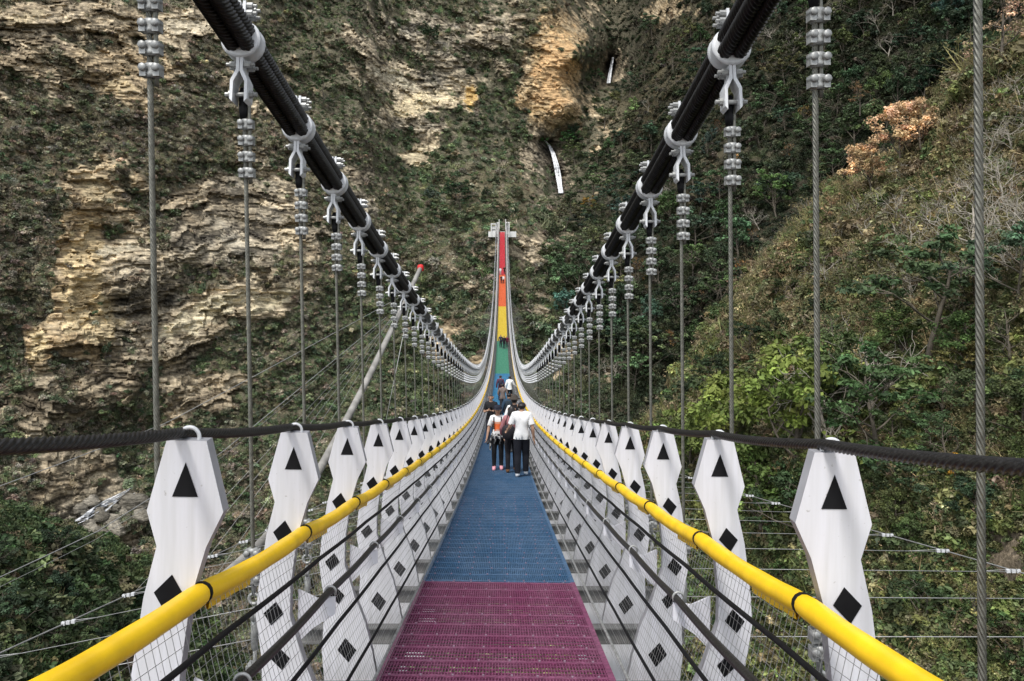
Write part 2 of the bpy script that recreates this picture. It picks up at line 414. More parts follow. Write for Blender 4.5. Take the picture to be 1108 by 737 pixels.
# ------------------------------------------------------------------ main cables and suspenders
def xc(s, Y): return XC[s] - (.075 * np.clip((3.6 - np.asarray(Y, float)) / 1.3, 0, 1) if s > 0 else 0 * np.asarray(Y, float))
def zc(Y): return zd(Y) + gap(Y)
def PC(s, Y, oh=0., ox=0.):
    Y = np.asarray(Y, float); return np.stack([xc(s, Y) + ox, Y, zc(Y) + oh - roll(Y) * xc(s, Y)], -1)
RR = .047
for s in (-1, 1):
    root = thing('main_cable', 'dark main suspension cable of bundled wire ropes, %s side of the bridge' % SIDE[s], 'cable', PC(s, 5.)); rl = np.array(root.location)
    for (ox, oh) in ((-RR, RR), (RR, RR), (-RR, -RR), (RR, -RR)):
        mb = MB()
        ys = np.concatenate([yrange(-2., 3.2, .3)[:-1], yrange(3.2, 9, .011), yrange(9, 16, .02)[1:]]); mb.tube(PC(s, ys, oh, ox) - rl, RR, 30, lobes=7, amp=.26, pitch=.27, cap=False)
        ys = yrange(16, YEND + 1, .7); mb.tube(PC(s, ys, oh, ox) - rl, RR, 8, cap=False)
        mb.build('strand', M['rope_black'], root)

def band_parts(lod):
    """origin on the cable axis, y along the cable"""
    body, bolt = MB(), MB()
    n = 24 if lod == 0 else 10
    q_ = .90
    body.lathe([(.122 * q_, -.07), (.138 * q_, -.065), (.145 * q_, -.05), (.137 * q_, -.033), (.137 * q_, .033), (.145 * q_, .05), (.138 * q_, .065), (.122 * q_, .07)], n=n, axis='y')
    for sx in (-1, 1):
        body.box((sx * .017, 0, .19), (.018, .125, .14))                       # upper lug
        # lower ear: narrow neck, then the plate spreads out and drops
        pts = [(.010, -.125), (.012, -.21), (.045, -.275), (.050, -.40), (.036, -.40), (.030, -.285), (.0, -.225)]
        pts = [(.002, -.12), (.002, -.215), (.036, -.285), (.038, -.42), (.056, -.40), (.056, -.275), (.022, -.205), (.022, -.12)]
        p = [(sx * a, b) for a, b in pts]
        body.prism(p if sx < 0 else p[::-1], -.058, .058)
    if lod == 0: pass
    else:
        body.box((0, 0, .18), (.15, .06, .05)); body.box((0, 0, -.17), (.13, .06, .04))
    return body, bolt
BOLTS = [(y_, z_, 0) for y_ in (-.035, .035) for z_ in (.235, .185, -.165)] + [(0, -.355, 1)]
def bolt_mesh(k):
    mb = MB(); a, b, c = ((.012, .023, .066), (.016, .027, .078))[k]; q = .026 if k == 0 else .057
    mb.lathe([(a, -c - .025), (a, -c), (b, -c), (b, -q), (a, -q), (a, q), (b, q), (b, c), (a, c), (a, c + .025)], (0, 0, 0), 8, axis='x', smooth=False); return mb.mesh('bolt', M['galv'])
BOLTM = [bolt_mesh(0), bolt_mesh(1)]
def grip(c, mb, hi=True, k=1.16):
    """one bulldog grip: saddle block and two nuts"""
    x, y, z = c
    mb.lathe([(a * k, b) for a, b in ([(.018, -.036), (.028, -.034), (.031, -.015), (.025, .0), (.031, .015), (.028, .034), (.018, .036)] if hi else [(.03, -.036), (.038, 0), (.03, .036)])], c, 12 if hi else 6)
    if hi:
        for sx in (-1, 1):
            mb.lathe([(.017, -.050), (.020, -.046), (.020, .010), (.011, .016)], (x + sx * .031, y, z + .010), 8, axis='y')
            mb.box((x + sx * .032, y - .010, z - .002), (.030, .055, .058))
B0, B0b = band_parts(0); B0m = B0.mesh('cable_band', M['band'])
B1m = None
def suspender(s, n, hy):
    top = PC(s, hy); sl = math.atan2(float(zc(hy + .1) - zc(hy - .1)), .2)
    lx = float(xc(s, hy)) + (.078 if s < 0 else .03)
    bot = P3(lx, hy, -.13)
    if n < 8: lb = '%s steel suspender from the front on the %s main cable' % (ORD[n], SIDE[s])
    elif n < 40: lb = 'thin suspender with clamp among the closely spaced ones midway along the %s cable' % SIDE[s]
    else: lb = 'tiny short suspender at the far low stretch of the %s cable' % SIDE[s]
    grp = 'suspenders of the %s main cable' % SIDE[s]
    L = float(np.linalg.norm(top - bot)); tilt_dir = (bot - top) / L
    def on(d): return tilt_dir * d
    if n < 24:
        o = thing('suspender', lb, 'suspender', top, grp)
        bd = link('cable_band', B0m, o); bd.rotation_euler = (sl * .55, 0, 0)
        if n < 14:
            for (by, bz, bk) in BOLTS: link('bolt', BOLTM[bk], bd, (0, by, bz))
        mb = MB(); mb.lathe([(.02, -.30), (.03, -.33), (.03, -.45), (.022, -.50)], (0, 0, 0), 10); mb.build('socket', M['black'], o)
        near = n < 8
        mb = MB(); k = 60 if near else 2
        ds = np.linspace(.33, L - .58, max(2, int((L - .88) / (.0085 if near else .5))))
        mb.tube([on(d) for d in ds], (.0122 if hy > 3 else .0108), 24 if near else 6, up=(0, 1, 0), lobes=6 if near else 0, amp=.42, pitch=.150)
        mb.tube([on(d) + np.array([.028, .004, 0]) for d in np.linspace(.36, .93, 12)], .0125, 8, up=(0, 1, 0))   # dead end under the grips
        mb.build('rope', M['rope_steel'], o)
        for q in range(4):
            mb = MB(); grip(on(.54 + .106 * q) + np.array([.012, 0, 0]), mb, near or n < 16); mb.build('grip', M['galv'], o)
        for q in range(3):             # lower end: grips, shackle, turnbuckle
            mb = MB(); grip(on(L - .80 + .085 * q), mb, near); mb.build('grip', M['galv'], o)
        mb = MB(); c = on(L - .50); mb.ring(c, .034, .011, 10, 5); mb.tube([on(L - .63), on(L - .53)], .016, 6, up=(0, 1, 0)); mb.build('thimble', M['galv'], o)
        mb = MB(); mb.ring(on(L - .40), .040, .013, 10, 5, a=(0, 1, 0)); mb.lathe([(.014, -.11), (.024, -.09), (.026, .07), (.016, .10)], on(L - .27), 8); mb.build('shackle', M['galv'], o)
        mb = MB(); mb.lathe([(.014, -.10), (.014, .07)], on(L - .12), 8); mb.box(on(L - .055), (.10, .09, .035)); mb.build('anchor_bolt', M['galv'], o)
    else:
        mb = MB(); bz, _ = band_parts(1)
        v = np.concatenate(bz.v); cs, sn = math.cos(sl * .55), math.sin(sl * .55)
        v = np.stack([v[:, 0], v[:, 1] * cs - v[:, 2] * sn, v[:, 1] * sn + v[:, 2] * cs], -1); mb.add(v, bz.f, 0)
        mb.tube([on(.3), on(L)], .014, 5, up=(0, 1, 0), mat=1)
        for q in range(4): grip(on(.52 + min(.105, (L - .6) / 5) * q), mb, False)
        o = mb.build('suspender', [M['band'], M['rope_steel']], None, top); tag(o, lb, 'suspender', grp)
def suspender_mass(s, ns):
    mb = MB()
    for hy in ns:
        t = PC(s, hy); mb.lathe([(.14, -.08), (.14, .08)], t, 6, axis='y'); mb.box(t + np.array([0, 0, -.2]), (.1, .1, .2)); mb.tube([t, P3(XC[s], hy, -.13)], .014, 4, up=(0, 1, 0))
    tag(mb.build('suspender', M['band']), 'row of minute suspenders at the far %s end of the bridge' % SIDE[s], 'suspender', 'suspenders of the %s main cable' % SIDE[s], 'stuff')
for s in (-1, 1):
    for n, hy in enumerate(hang_y[:NI]): suspender(s, n, hy)
    suspender_mass(s, hang_y[NI:])

# ------------------------------------------------------------------ wind cables and their ties
wx = {-1: lerp_tab([(-6, 6.5), (10, 5.5), (30, 4.2), (60, 3.0), (90, 2.5), (115, 2.8), (135, 3.9), (155, 6.2), (175, 10.5), (200, 24), (215, 36)]),
      1: lerp_tab([(-6, 7.4), (10, 6.5), (30, 4.8), (60, 3.2), (90, 2.6), (115, 2.8), (135, 3.9), (155, 6.2), (175, 10.5), (200, 24), (215, 36)])}
wh = {-1: lerp_tab([(-6, -1.2), (10, -1.05), (30, -1.1), (60, -1.3), (90, -1.6), (115, -2.3), (135, -4.5), (155, -8.5), (175, -14.5), (200, -28), (215, -38)]),
      1: lerp_tab([(-6, -.5), (10, -.38), (30, -.7), (60, -1.2), (90, -1.6), (115, -2.3), (135, -4.5), (155, -8.5), (175, -14.5), (200, -28), (215, -38)])}
def PW(s, Y):
    Y = np.asarray(Y, float); return np.stack([s * wx[s](Y), Y, zd(Y) + wh[s](Y)], -1)
for s in (-1, 1):
    root = thing('wind_cable', 'thin side cable sweeping along below the walkway on the %s with fan of tie wires' % SIDE[s], 'cable', PW(s, 10.)); rl = np.array(root.location)
    mb = MB(); mb.tube(PW(s, yrange(-5, 200, 1.)) - rl, .0095, 6); mb.build('rope', M['wire'], root)
    rest = MB(); k = 0
    for n in range(-2, 110):
        hy = Y0 + BAY * (n - .235); a, b = PW(s, hy + .5), P3(XC[s] + s * .02, hy, -.235)
        far = hy > 45
        mb = rest if far else MB()
        mb.tube([a - rl, b - rl], .0042 if not far else .007, 4)
        if not far: mb.tube([a - rl + np.array([0, .0, .035]), a - rl + (b - a) * .12], .004, 4)
        d = (b - a) / np.linalg.norm(b - a)
        gm = MB() if not far else rest
        for q in (0, .07, .14) if not far else (0.,):
            gm.box(a - rl + d * q + np.array([0, 0, .01]), (.045, .035, .04))
        if not far:
            t = mb.build('tie_wire', M['wire'], root); gm.build('grip', M['band'], t)
    if rest.n: tag(rest.build('tie_wire', M['wire'], root), kind='stuff')

# ------------------------------------------------------------------ leaning mast, guy lines
mt = at(455, 290, 46); mbt = at(338, 540, 27)
mdir = (mbt - mt); mb0 = at(112, 724, 14.5)
root = thing('mast', 'long pale bowed steel pole with red cap reaching up left of the bridge', 'pole', mb0)
mp_ = np.array([mt, at(427, 350, 40.5), at(398, 410, 36), at(368, 468, 31.5), at(338, 522, 27.5), at(285, 586, 22), at(200, 660, 17), at(112, 724, 14.5)])
tt_ = np.linspace(0, 7, 60); mp_ = np.stack([np.interp(tt_, np.arange(8), mp_[:, q]) for q in range(3)], -1)
for _ in range(3): mp_[1:-1] = (mp_[:-2] + 2 * mp_[1:-1] + mp_[2:]) / 4
mb = MB(); mb.tube(mp_ - mb0, np.interp(tt_, [0, 2, 4, 5, 6, 7], [.125, .15, .155, .13, .10, .085]), 14); mb.build('pole', M['mast'], root)
mb = MB(); mb.lathe([(.15, -.3), (.19, -.26), (.19, .02), (.12, .10), (.02, .12)], mt - mb0 + np.array([0, 0, .1]), 14); mb.build('cap', M['red'], root)
for k in range(5):
    a = mt + mdir * (.12 + .04 * k); b = mbt + np.array([-2.0 - .75 * k, -3., -2.2])
    mb = MB(); mb.tube([a - mb0, b - mb0], .007, 4); mb.build('stay_wire', M['wire'], root)
mb = MB(); mb.tube([mt + mdir * .1 - mb0, at(413, 478, 40) - mb0], .02, 4); mb.build('stay_wire', M['wire'], root)
def line(pts, r, name, label, cat, mat=None, sag=0.):
    p = np.array(pts, float); t = np.linspace(0, 1, 40)
    q = np.stack([np.interp(t, np.linspace(0, 1, len(p)), p[:, i]) for i in range(3)], -1); q[:, 2] -= sag * 4 * t * (1 - t)
    mb = MB(); mb.tube(q, r, 6); return tag(mb.build(name, mat or M['wire']), label, cat)
line([at(432, 322, 48), at(180, 455, 30), at(-60, 548, 20)], .014, 'guy_line', 'upper pale guy line slanting down across the left cliff', 'guy line', sag=.1)
line([at(418, 343, 46), at(240, 487, 30), at(105, 572, 22), at(-60, 652, 17)], .014, 'guy_line', 'lower guy line crossing in front of the stream on the left', 'guy line', sag=.1)
line([at(418, 346, 46), at(240, 492, 30), at(105, 579, 22), at(-60, 664, 17)], .006, 'guy_line', 'thinner twin line just under the lower guy line on the left', 'guy line', sag=.12)

# ------------------------------------------------------------------ far gate
M['conc'] = plain('pale_concrete', (.62, .62, .60), .7, 0, .1, 1.)
g0 = P3(0, YEND + .5, 0)
root = thing('bridge_gate', 'pair of white square framed anchor towers at the far red end of the bridge', 'gate', g0)
for (x0, x1, hh) in ((-3.3, -1.7, 2.0), (-1.65, -.85, 2.3), (.85, 2.1, 2.4)):
    fr = MB(); h0 = -1.6
    for x in (x0 + .15, x1 - .15): fr.box((x, 0, (hh + h0) / 2), (.3, .5, hh - h0))
    fr.box(((x0 + x1) / 2, 0, hh + .15), (x1 - x0, .6, .3)); fr.box(((x0 + x1) / 2, 0, hh * .45), (x1 - x0 - .6, .3, .25))
    fr.box(((x0 + x1) / 2, .3, hh * .2), (x1 - x0 - .62, .1, hh * 1.2))
    fr.build('tower_frame', M['conc'], root)
for x in (-.9, .95):
    mb = MB(); mb.box((x, -.3, 1.6), (.2, .3, 3.2)); mb.box((x, -.3, 3.3), (.28, .4, .22)); mb.build('gate_post', M['conc'], root)
mb = MB(); mb.box((0, 3., -.8), (8, 6, 1.6)); mb.build('abutment', M['conc'], root)
# ------------------------------------------------------------------ terrain
def rbf(tab):
    a = np.array(tab, float); P, v = a[:, :2] / 300., np.log(a[:, 2])
    d = np.linalg.norm(P[:, None] - P[None], axis=2)
    n = len(P); A = np.zeros((n + 3, n + 3)); A[:n, :n] = d + np.eye(n) * .02; A[:n, n] = 1; A[:n, n + 1:] = P; A[n:, :n] = A[:n, n:].T
    w = np.linalg.solve(A, np.concatenate([v, np.zeros(3)]))
    def f(x, y):
        q = np.stack([x, y], -1) / 300.; out = np.zeros(len(q))
        for i in range(0, len(q), 50000):
            s = q[i:i + 50000]; out[i:i + 50000] = np.linalg.norm(s[:, None] - P[None], axis=2) @ w[:n] + w[n] + s @ w[n + 1:]
        return np.exp(out)
    return f
T1 = [(-350, -250, 170), (-350, 300, 112), (-350, 700, 100), (-350, 1250, 75), (0, -250, 230), (0, 0, 200), (0, 250, 165), (0, 400, 150), (0, 520, 140), (0, 700, 128), (0, 1250, 90),
      (200, -250, 280), (200, 0, 238), (200, 250, 195), (200, 400, 175), (200, 500, 165), (110, 545, 152), (200, 700, 140), (400, -250, 345), (400, 0, 295), (400, 120, 268), (400, 250, 232), (400, 330, 212),
      (400, 430, 195), (400, 600, 170), (500, 0, 335), (480, 100, 300), (500, 200, 258), (500, 262, 234), (541, 264, 226), (541, 350, 216), (541, 430, 205), (541, 520, 190), (541, 700, 150), (541, 1250, 100),
      (606, 150, 331), (580, 128, 320), (607, 205, 300), (660, 75, 410), (645, 0, 430), (575, 60, 328), (625, 60, 332), (600, 60, 326), (575, 118, 322), (618, 113, 326), (642, 80, 385), (600, 5, 345), (660, -100, 490), (660, -250, 540), (700, 100, 330), (700, 250, 250), (700, 400, 200), (700, 600, 160),
      (800, 0, 320), (800, 150, 270), (800, 300, 205), (900, 0, 270), (900, 150, 225), (1000, 0, 230), (1108, 0, 195), (1108, -250, 260), (1460, -250, 200), (1460, 300, 130), (900, 400, 170), (1000, 500, 140),
      (1460, 1250, 75), (1000, 1250, 80), (800, 1250, 90)]
f1 = rbf(T1)
def axis(*seg): return np.concatenate([np.arange(a, b, st) for a, b, st in seg])
def smooth01(x): x = np.clip(x, 0, 1); return x * x * (3 - 2 * x)
def polyline_y(pts, x):
    a = np.array(pts, float); return np.interp(x, a[:, 0], a[:, 1])

# bare rock: (px, py, rx, ry, angle, strength, yellowness 0..1, paleness)
ROCK = [(70, 22, 85, 28, -8, .75, .6, .55), (140, 70, 50, 32, 30, .7, .75, .5), (130, 92, 26, 16, 0, .8, .8, .5), (20, 50, 25, 30, 0, .55, .5, .4), (200, 30, 45, 22, 0, .65, .5, .7), (105, 205, 40, 25, 20, .6, .8, .5),
        (88, 265, 22, 42, 5, 1.2, 1., .5), (92, 330, 28, 62, 5, 1.4, 1.1, .5), (78, 362, 36, 28, 0, 1., 1., .5), (40, 375, 16, 20, 0, 1.1, 1., .5), (125, 270, 40, 16, -12, 1., .85, .95), (150, 310, 50, 40, -15, .95, .3, .55),
        (165, 345, 55, 35, -15, .95, .35, .5), (215, 225, 40, 30, -10, .8, .7, .6), (245, 240, 70, 45, -15, .85, .2, .4), (250, 200, 55, 20, 0, .6, .2, .35), (225, 338, 60, 17, -24, 1.3, .75, .9), (300, 322, 45, 14, -30, 1.1, .7, .85),
        (190, 385, 50, 30, -10, .9, .5, .65), (215, 420, 45, 25, 0, .8, .45, .55), (185, 440, 25, 20, 0, .75, .5, .6), (120, 410, 40, 25, 0, .6, .4, .4), (40, 440, 45, 35, 0, .55, .3, .35), (300, 235, 35, 30, -15, .75, .35, .5), (312, 250, 18, 12, 0, 1., .8, .8), (300, 95, 40, 25, 0, .7, .5, .45), (350, 250, 30, 20, 0, .6, .4, .5),
        (455, 112, 32, 12, -12, 1.7, .85, 1.15), (425, 85, 38, 16, 25, 1.1, .5, .8), (470, 88, 45, 14, -10, .95, .2, .5), (508, 104, 9, 16, 0, 1.3, 1., .8), (455, 165, 24, 14, -40, 1.1, .7, .75), (440, 135, 45, 14, 0, .8, .2, .4), (440, 30, 60, 35, 0, .52, .1, .4), (400, 55, 40, 30, 0, .5, .3, .4), (500, 60, 50, 50, 0, .5, .15, .35), (540, 40, 30, 60, 0, .5, .25, .35),
        (600, 70, 26, 52, 8, 1.5, 1.25, .3), (592, 108, 34, 22, 0, 1.3, 1.15, .3), (612, 40, 30, 36, 0, .8, .7, .4), (575, 80, 20, 50, 10, .7, .6, .45), (620, 110, 24, 30, 0, .7, .8, .5), (635, 15, 30, 20, 0, .7, .5, .5), (720, 12, 28, 18, 0, .75, .8, .5), (590, 175, 18, 45, -15, .85, .2, .3), (612, 190, 14, 30, -15, .8, .2, .3), (665, 70, 14, 30, 0, .7, .4, .35), (640, 150, 30, 20, 40, .4, .5, .4), (572, 170, 14, 28, 0, .7, .35, .6), (640, 140, 26, 34, 30, .4, .7, .5),
        (388, 228, 26, 18, 0, .75, .1, .75), (395, 190, 24, 18, 0, .55, .2, .4), (520, 285, 45, 20, -15, .6, .3, .35), (480, 365, 16, 28, 0, 1., .85, .6), (500, 330, 50, 40, 0, .5, .35, .35), (570, 270, 24, 22, 0, .75, .45, .6), (600, 260, 30, 16, -15, .55, .3, .4), (580, 330, 40, 50, 0, .42, .3, .3), (520, 395, 26, 26, 0, .6, .6, .45), (610, 400, 30, 26, 0, .55, .4, .4), (650, 400, 25, 30, 0, .5, .3, .35), (700, 420, 25, 30, 0, .45, .25, .3),
        (95, 500, 80, 26, -10, .85, .35, .4), (60, 540, 40, 22, 0, .7, .35, .4), (105, 548, 48, 20, -30, 1.3, .2, .55), (140, 585, 26, 16, 0, .7, .4, .4), (30, 480, 40, 20, 0, .65, .35, .35), (640, 200, 90, 14, -35, .35, .6, .4)]
def rock_fields(x, y):
    m = np.zeros(len(x)); wt = np.zeros(len(x)) + 1e-4; yl = np.zeros(len(x)) + .35e-4; pl = np.zeros(len(x)) + .35e-4
    for (cx, cy, rx, ry, an, st, ye, pa) in ROCK:
        c, s = math.cos(R(an)), math.sin(R(an)); dx, dy = x - cx, y - cy
        u, v = (c * dx + s * dy) / rx, (-s * dx + c * dy) / ry
        g = np.exp(-(u * u + v * v) ** 1.3 * .75) * st
        m = np.maximum(m, g) + .25 * np.minimum(m, g); g2 = g ** 3; wt += g2; yl += g2 * ye; pl += g2 * pa
    return m, yl / wt, pl / wt

def make_sheet(xs, ys, depth_fn):
    gx, gy = np.meshgrid(xs, ys); x, y = gx.ravel(), gy.ravel()
    D = depth_fn(x, y)
    return x, y, D
xs1 = axis((-350, -20, 8), (-20, 1130, 1.7), (1130, 1460, 8)); ys1 = axis((-250, -12, 7), (-12, 750, 1.7), (750, 1250, 10))
x, y, D = make_sheet(xs1, ys1, f1)
# the knoll the far end of the bridge lands on stands forward of the valley behind it
kn = polyline_y([(300, 420), (380, 305), (450, 288), (500, 262), (530, 250), (556, 247), (580, 226), (612, 212), (650, 216), (700, 240), (760, 330)], x)
D *= 1 + .10 * smooth01((kn - y) / 9.) * smooth01((x - 380) / 60) * smooth01((740 - x) / 60)
# narrow gully of the two falls
gl = np.abs(x - polyline_y([(0, 640), (62, 662), (92, 657), (150, 590), (175, 600), (210, 608)][::1], y) if False else x - np.interp(y, [-50, 62, 92, 150, 175, 210, 230], [650, 664, 656, 590, 599, 608, 610]))
D *= 1 + .035 * np.exp(-(gl / 12) ** 2) * smooth01((230 - y) / 20) * (1 - smooth01((y - 90) / 10) * smooth01((156 - y) / 10))
B = np.stack([(x - CX) * D / F, D, (HY - y) * D / F], -1)
rk, yel, pal = rock_fields(x, y)
nA, nB = fbm(B / 34., 4, 3), fbm(B / 7., 4, 9)
leftness = smooth01((430 - x) / 120)
cliffy = np.maximum(leftness * smooth01((520 - y) / 80), smooth01((200 - y) / 90) * smooth01((650 - x) / 60))
nC = fbm(B / 2.6, 3, 21)
rmask = rk * .92 + .36 * nB + .18 * nA + .22 * nC + .16 * leftness * cliffy + .06 * cliffy
rmask = smooth01((rmask - .49) / .16)
# strata and blocks
wA, wB = fbm(B / 5., 3, 41), fbm(B / 3.5, 3, 45)
s_ = B[:, 2] - .30 * B[:, 0] * smooth01((570 - x) / 60) + .12 * B[:, 1] + 3.2 * fbm(B / 26., 3, 31) + 1.0 * wA
a_ = B[:, 0] * .95 + .3 * B[:, 2] + 1.4 * wB + 3. * fbm(B / 14., 2, 47)
def blocks(h, wd, seed):
    li = np.floor(s_ / h); off = hash3(li, li * 0, li * 0, seed) * wd
    ai = np.floor((a_ + off) / wd * (1 + .6 * hash3(li, li * 0 + 3, li * 0, seed + 1)))
    return hash3(li, ai, li * 0, seed + 2) * 2 - 1
vf = 1 - np.abs(fbm(np.stack([a_ * .16, B[:, 1] * .05, s_ * .03], -1), 3, 88))          # upright fractures
blk = 1.4 * blocks(4.1, 8., 50) + .75 * blocks(1.7, 4.2, 60) + .42 * blocks(.8, 2.1, 70) + .5 * wA + .8 * vf ** 3 * nB
relief = 7. * nA + 2.2 * nB * (.3 + .7 * (1 - rmask)) + 1.0 * fbm(B / 2.2, 3, 15) * (1 - .6 * rmask)
tower = np.exp(-(((x - 602) / 32) ** 2 + ((y - 68) / 62) ** 2) ** 2)
relief = relief * (1 - .75 * tower); blk = blk * (1 - .3 * tower)
D2 = D - (relief * smooth01(D / 120) + blk * (.30 * cliffy + .8 * rmask) * np.minimum(1, D / 170))
px1, py1, D1 = x, y, D2
V1 = np.stack([(x - CX) * D2 / F, D2, (HY - y) * D2 / F], -1)
nx1, ny1 = len(xs1), len(ys1)
def s1(px, py):
    i = np.clip(np.searchsorted(xs1, px), 0, nx1 - 1); j = np.clip(np.searchsorted(ys1, py), 0, ny1 - 1)
    return V1[j * nx1 + i]
def grid_quads(nx, ny):
    i = np.arange(nx - 1)[None, :] + (np.arange(ny - 1) * nx)[:, None]
    i = i.ravel(); return np.stack([i, i + nx, i + nx + 1, i + 1], -1)
# rock colour: pale limestone, ochre scars, grey weathered beds with dark joints
ev = fbm(np.stack([B[:, 0] * .12, B[:, 1] * .05, s_ * .9], -1), 4, 77)
ev2 = blocks(1.5, 3.2, 60) * .5 + blocks(.7, 1.5, 70) * .5
och, pale, grey, dark = np.array([.50, .345, .175]), np.array([.60, .53, .41]), np.array([.20, .195, .18]), np.array([.05, .045, .037])
ye, pa = np.clip(yel + .25 * nB, 0, 1)[:, None], np.clip(pal + .25 * ev + .3 * ev2 + .2 * nB, 0, 1)[:, None]
base = grey * (1 - ye) + och * ye
base = base * (1 - pa * .75) + pale * pa * .75
dk = smooth01((-(ev * 1.0 + .4 * ev2 + .25 * nC) + .10 - pal * .28) / .30)[:, None] * (1 - .55 * ye)
rockc = base * (1 - dk * .8) + dark * dk * .8
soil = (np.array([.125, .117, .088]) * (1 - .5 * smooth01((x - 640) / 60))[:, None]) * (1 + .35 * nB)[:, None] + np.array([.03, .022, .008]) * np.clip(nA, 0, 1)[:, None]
slab = np.zeros(len(x)); slabc = np.zeros((len(x), 3))
for (cx, cy, rx, ry, an, c) in [(455, 112, 34, 12, -12, (.68, .58, .40)), (90, 295, 24, 58, 6, (.56, .445, .275)), (98, 345, 32, 30, 0, (.55, .45, .29)), (40, 375, 13, 16, 0, (.56, .46, .29)), (602, 72, 21, 46, 8, (.56, .375, .205)), (594, 106, 24, 12, 0, (.54, .37, .21)),
                             (225, 338, 56, 12, -24, (.56, .50, .37)), (300, 322, 34, 8, -30, (.54, .48, .35)), (510, 104, 7, 14, 0, (.58, .40, .17)), (455, 165, 18, 8, -40, (.56, .48, .34)), (425, 84, 26, 8, 22, (.54, .49, .38)), (130, 92, 18, 9, 0, (.52, .42, .27)), (310, 250, 14, 9, 0, (.52, .44, .32)), (105, 205, 22, 14, 20, (.50, .41, .27)), (120, 272, 34, 8, -12, (.58, .52, .40)), (30, 20, 26, 8, -10, (.50, .42, .29)), (200, 28, 30, 8, 0, (.5, .44, .34))]:
    ca, sa = math.cos(R(an)), math.sin(R(an)); u, v = (ca * (x - cx) + sa * (y - cy)) / rx, (-sa * (x - cx) + ca * (y - cy)) / ry
    g_ = smooth01((1.05 + .45 * nC + .25 * nB - np.sqrt(u * u + v * v)) / .35); new = g_ > slab; slab = np.maximum(slab, g_); slabc[new] = c
slab = slab[:, None]; rockc = rockc * (1 - slab) + slabc * (1 + .12 * nC + .10 * ev)[:, None] * slab; rmask = np.maximum(rmask, slab[:, 0])
bed = hash3(np.floor(s_ / 2.6), s_ * 0, s_ * 0, 91)[:, None]
fr1, fr2 = np.mod(s_ / 1.7, 1.), np.mod(s_ / 4.1, 1.)
crack = np.maximum(smooth01((.20 - fr1) / .1) * (hash3(np.floor(s_ / 1.7), np.floor(a_ / 5.), s_ * 0, 92) > .35), smooth01((.16 - fr2) / .08))[:, None]
rockc = rockc * (1 + (-.28 + .55 * bed) * (1 - .6 * slab)) * (1 - .68 * crack * (1 - .55 * slab))
wet = np.maximum(np.exp(-((gl - 0) / 9.) ** 4) * smooth01((y - 146) / 6) * smooth01((216 - y) / 6), np.exp(-(gl / 8.) ** 4) * smooth01((y - 52) / 6) * smooth01((97 - y) / 6))
rmask = np.maximum(rmask, wet); rockc = rockc * (1 - .72 * wet[:, None])            # rock kept wet and dark by the falls
cc = np.clip(rockc * rmask[:, None] + soil * (1 - rmask[:, None]), .004, 1)

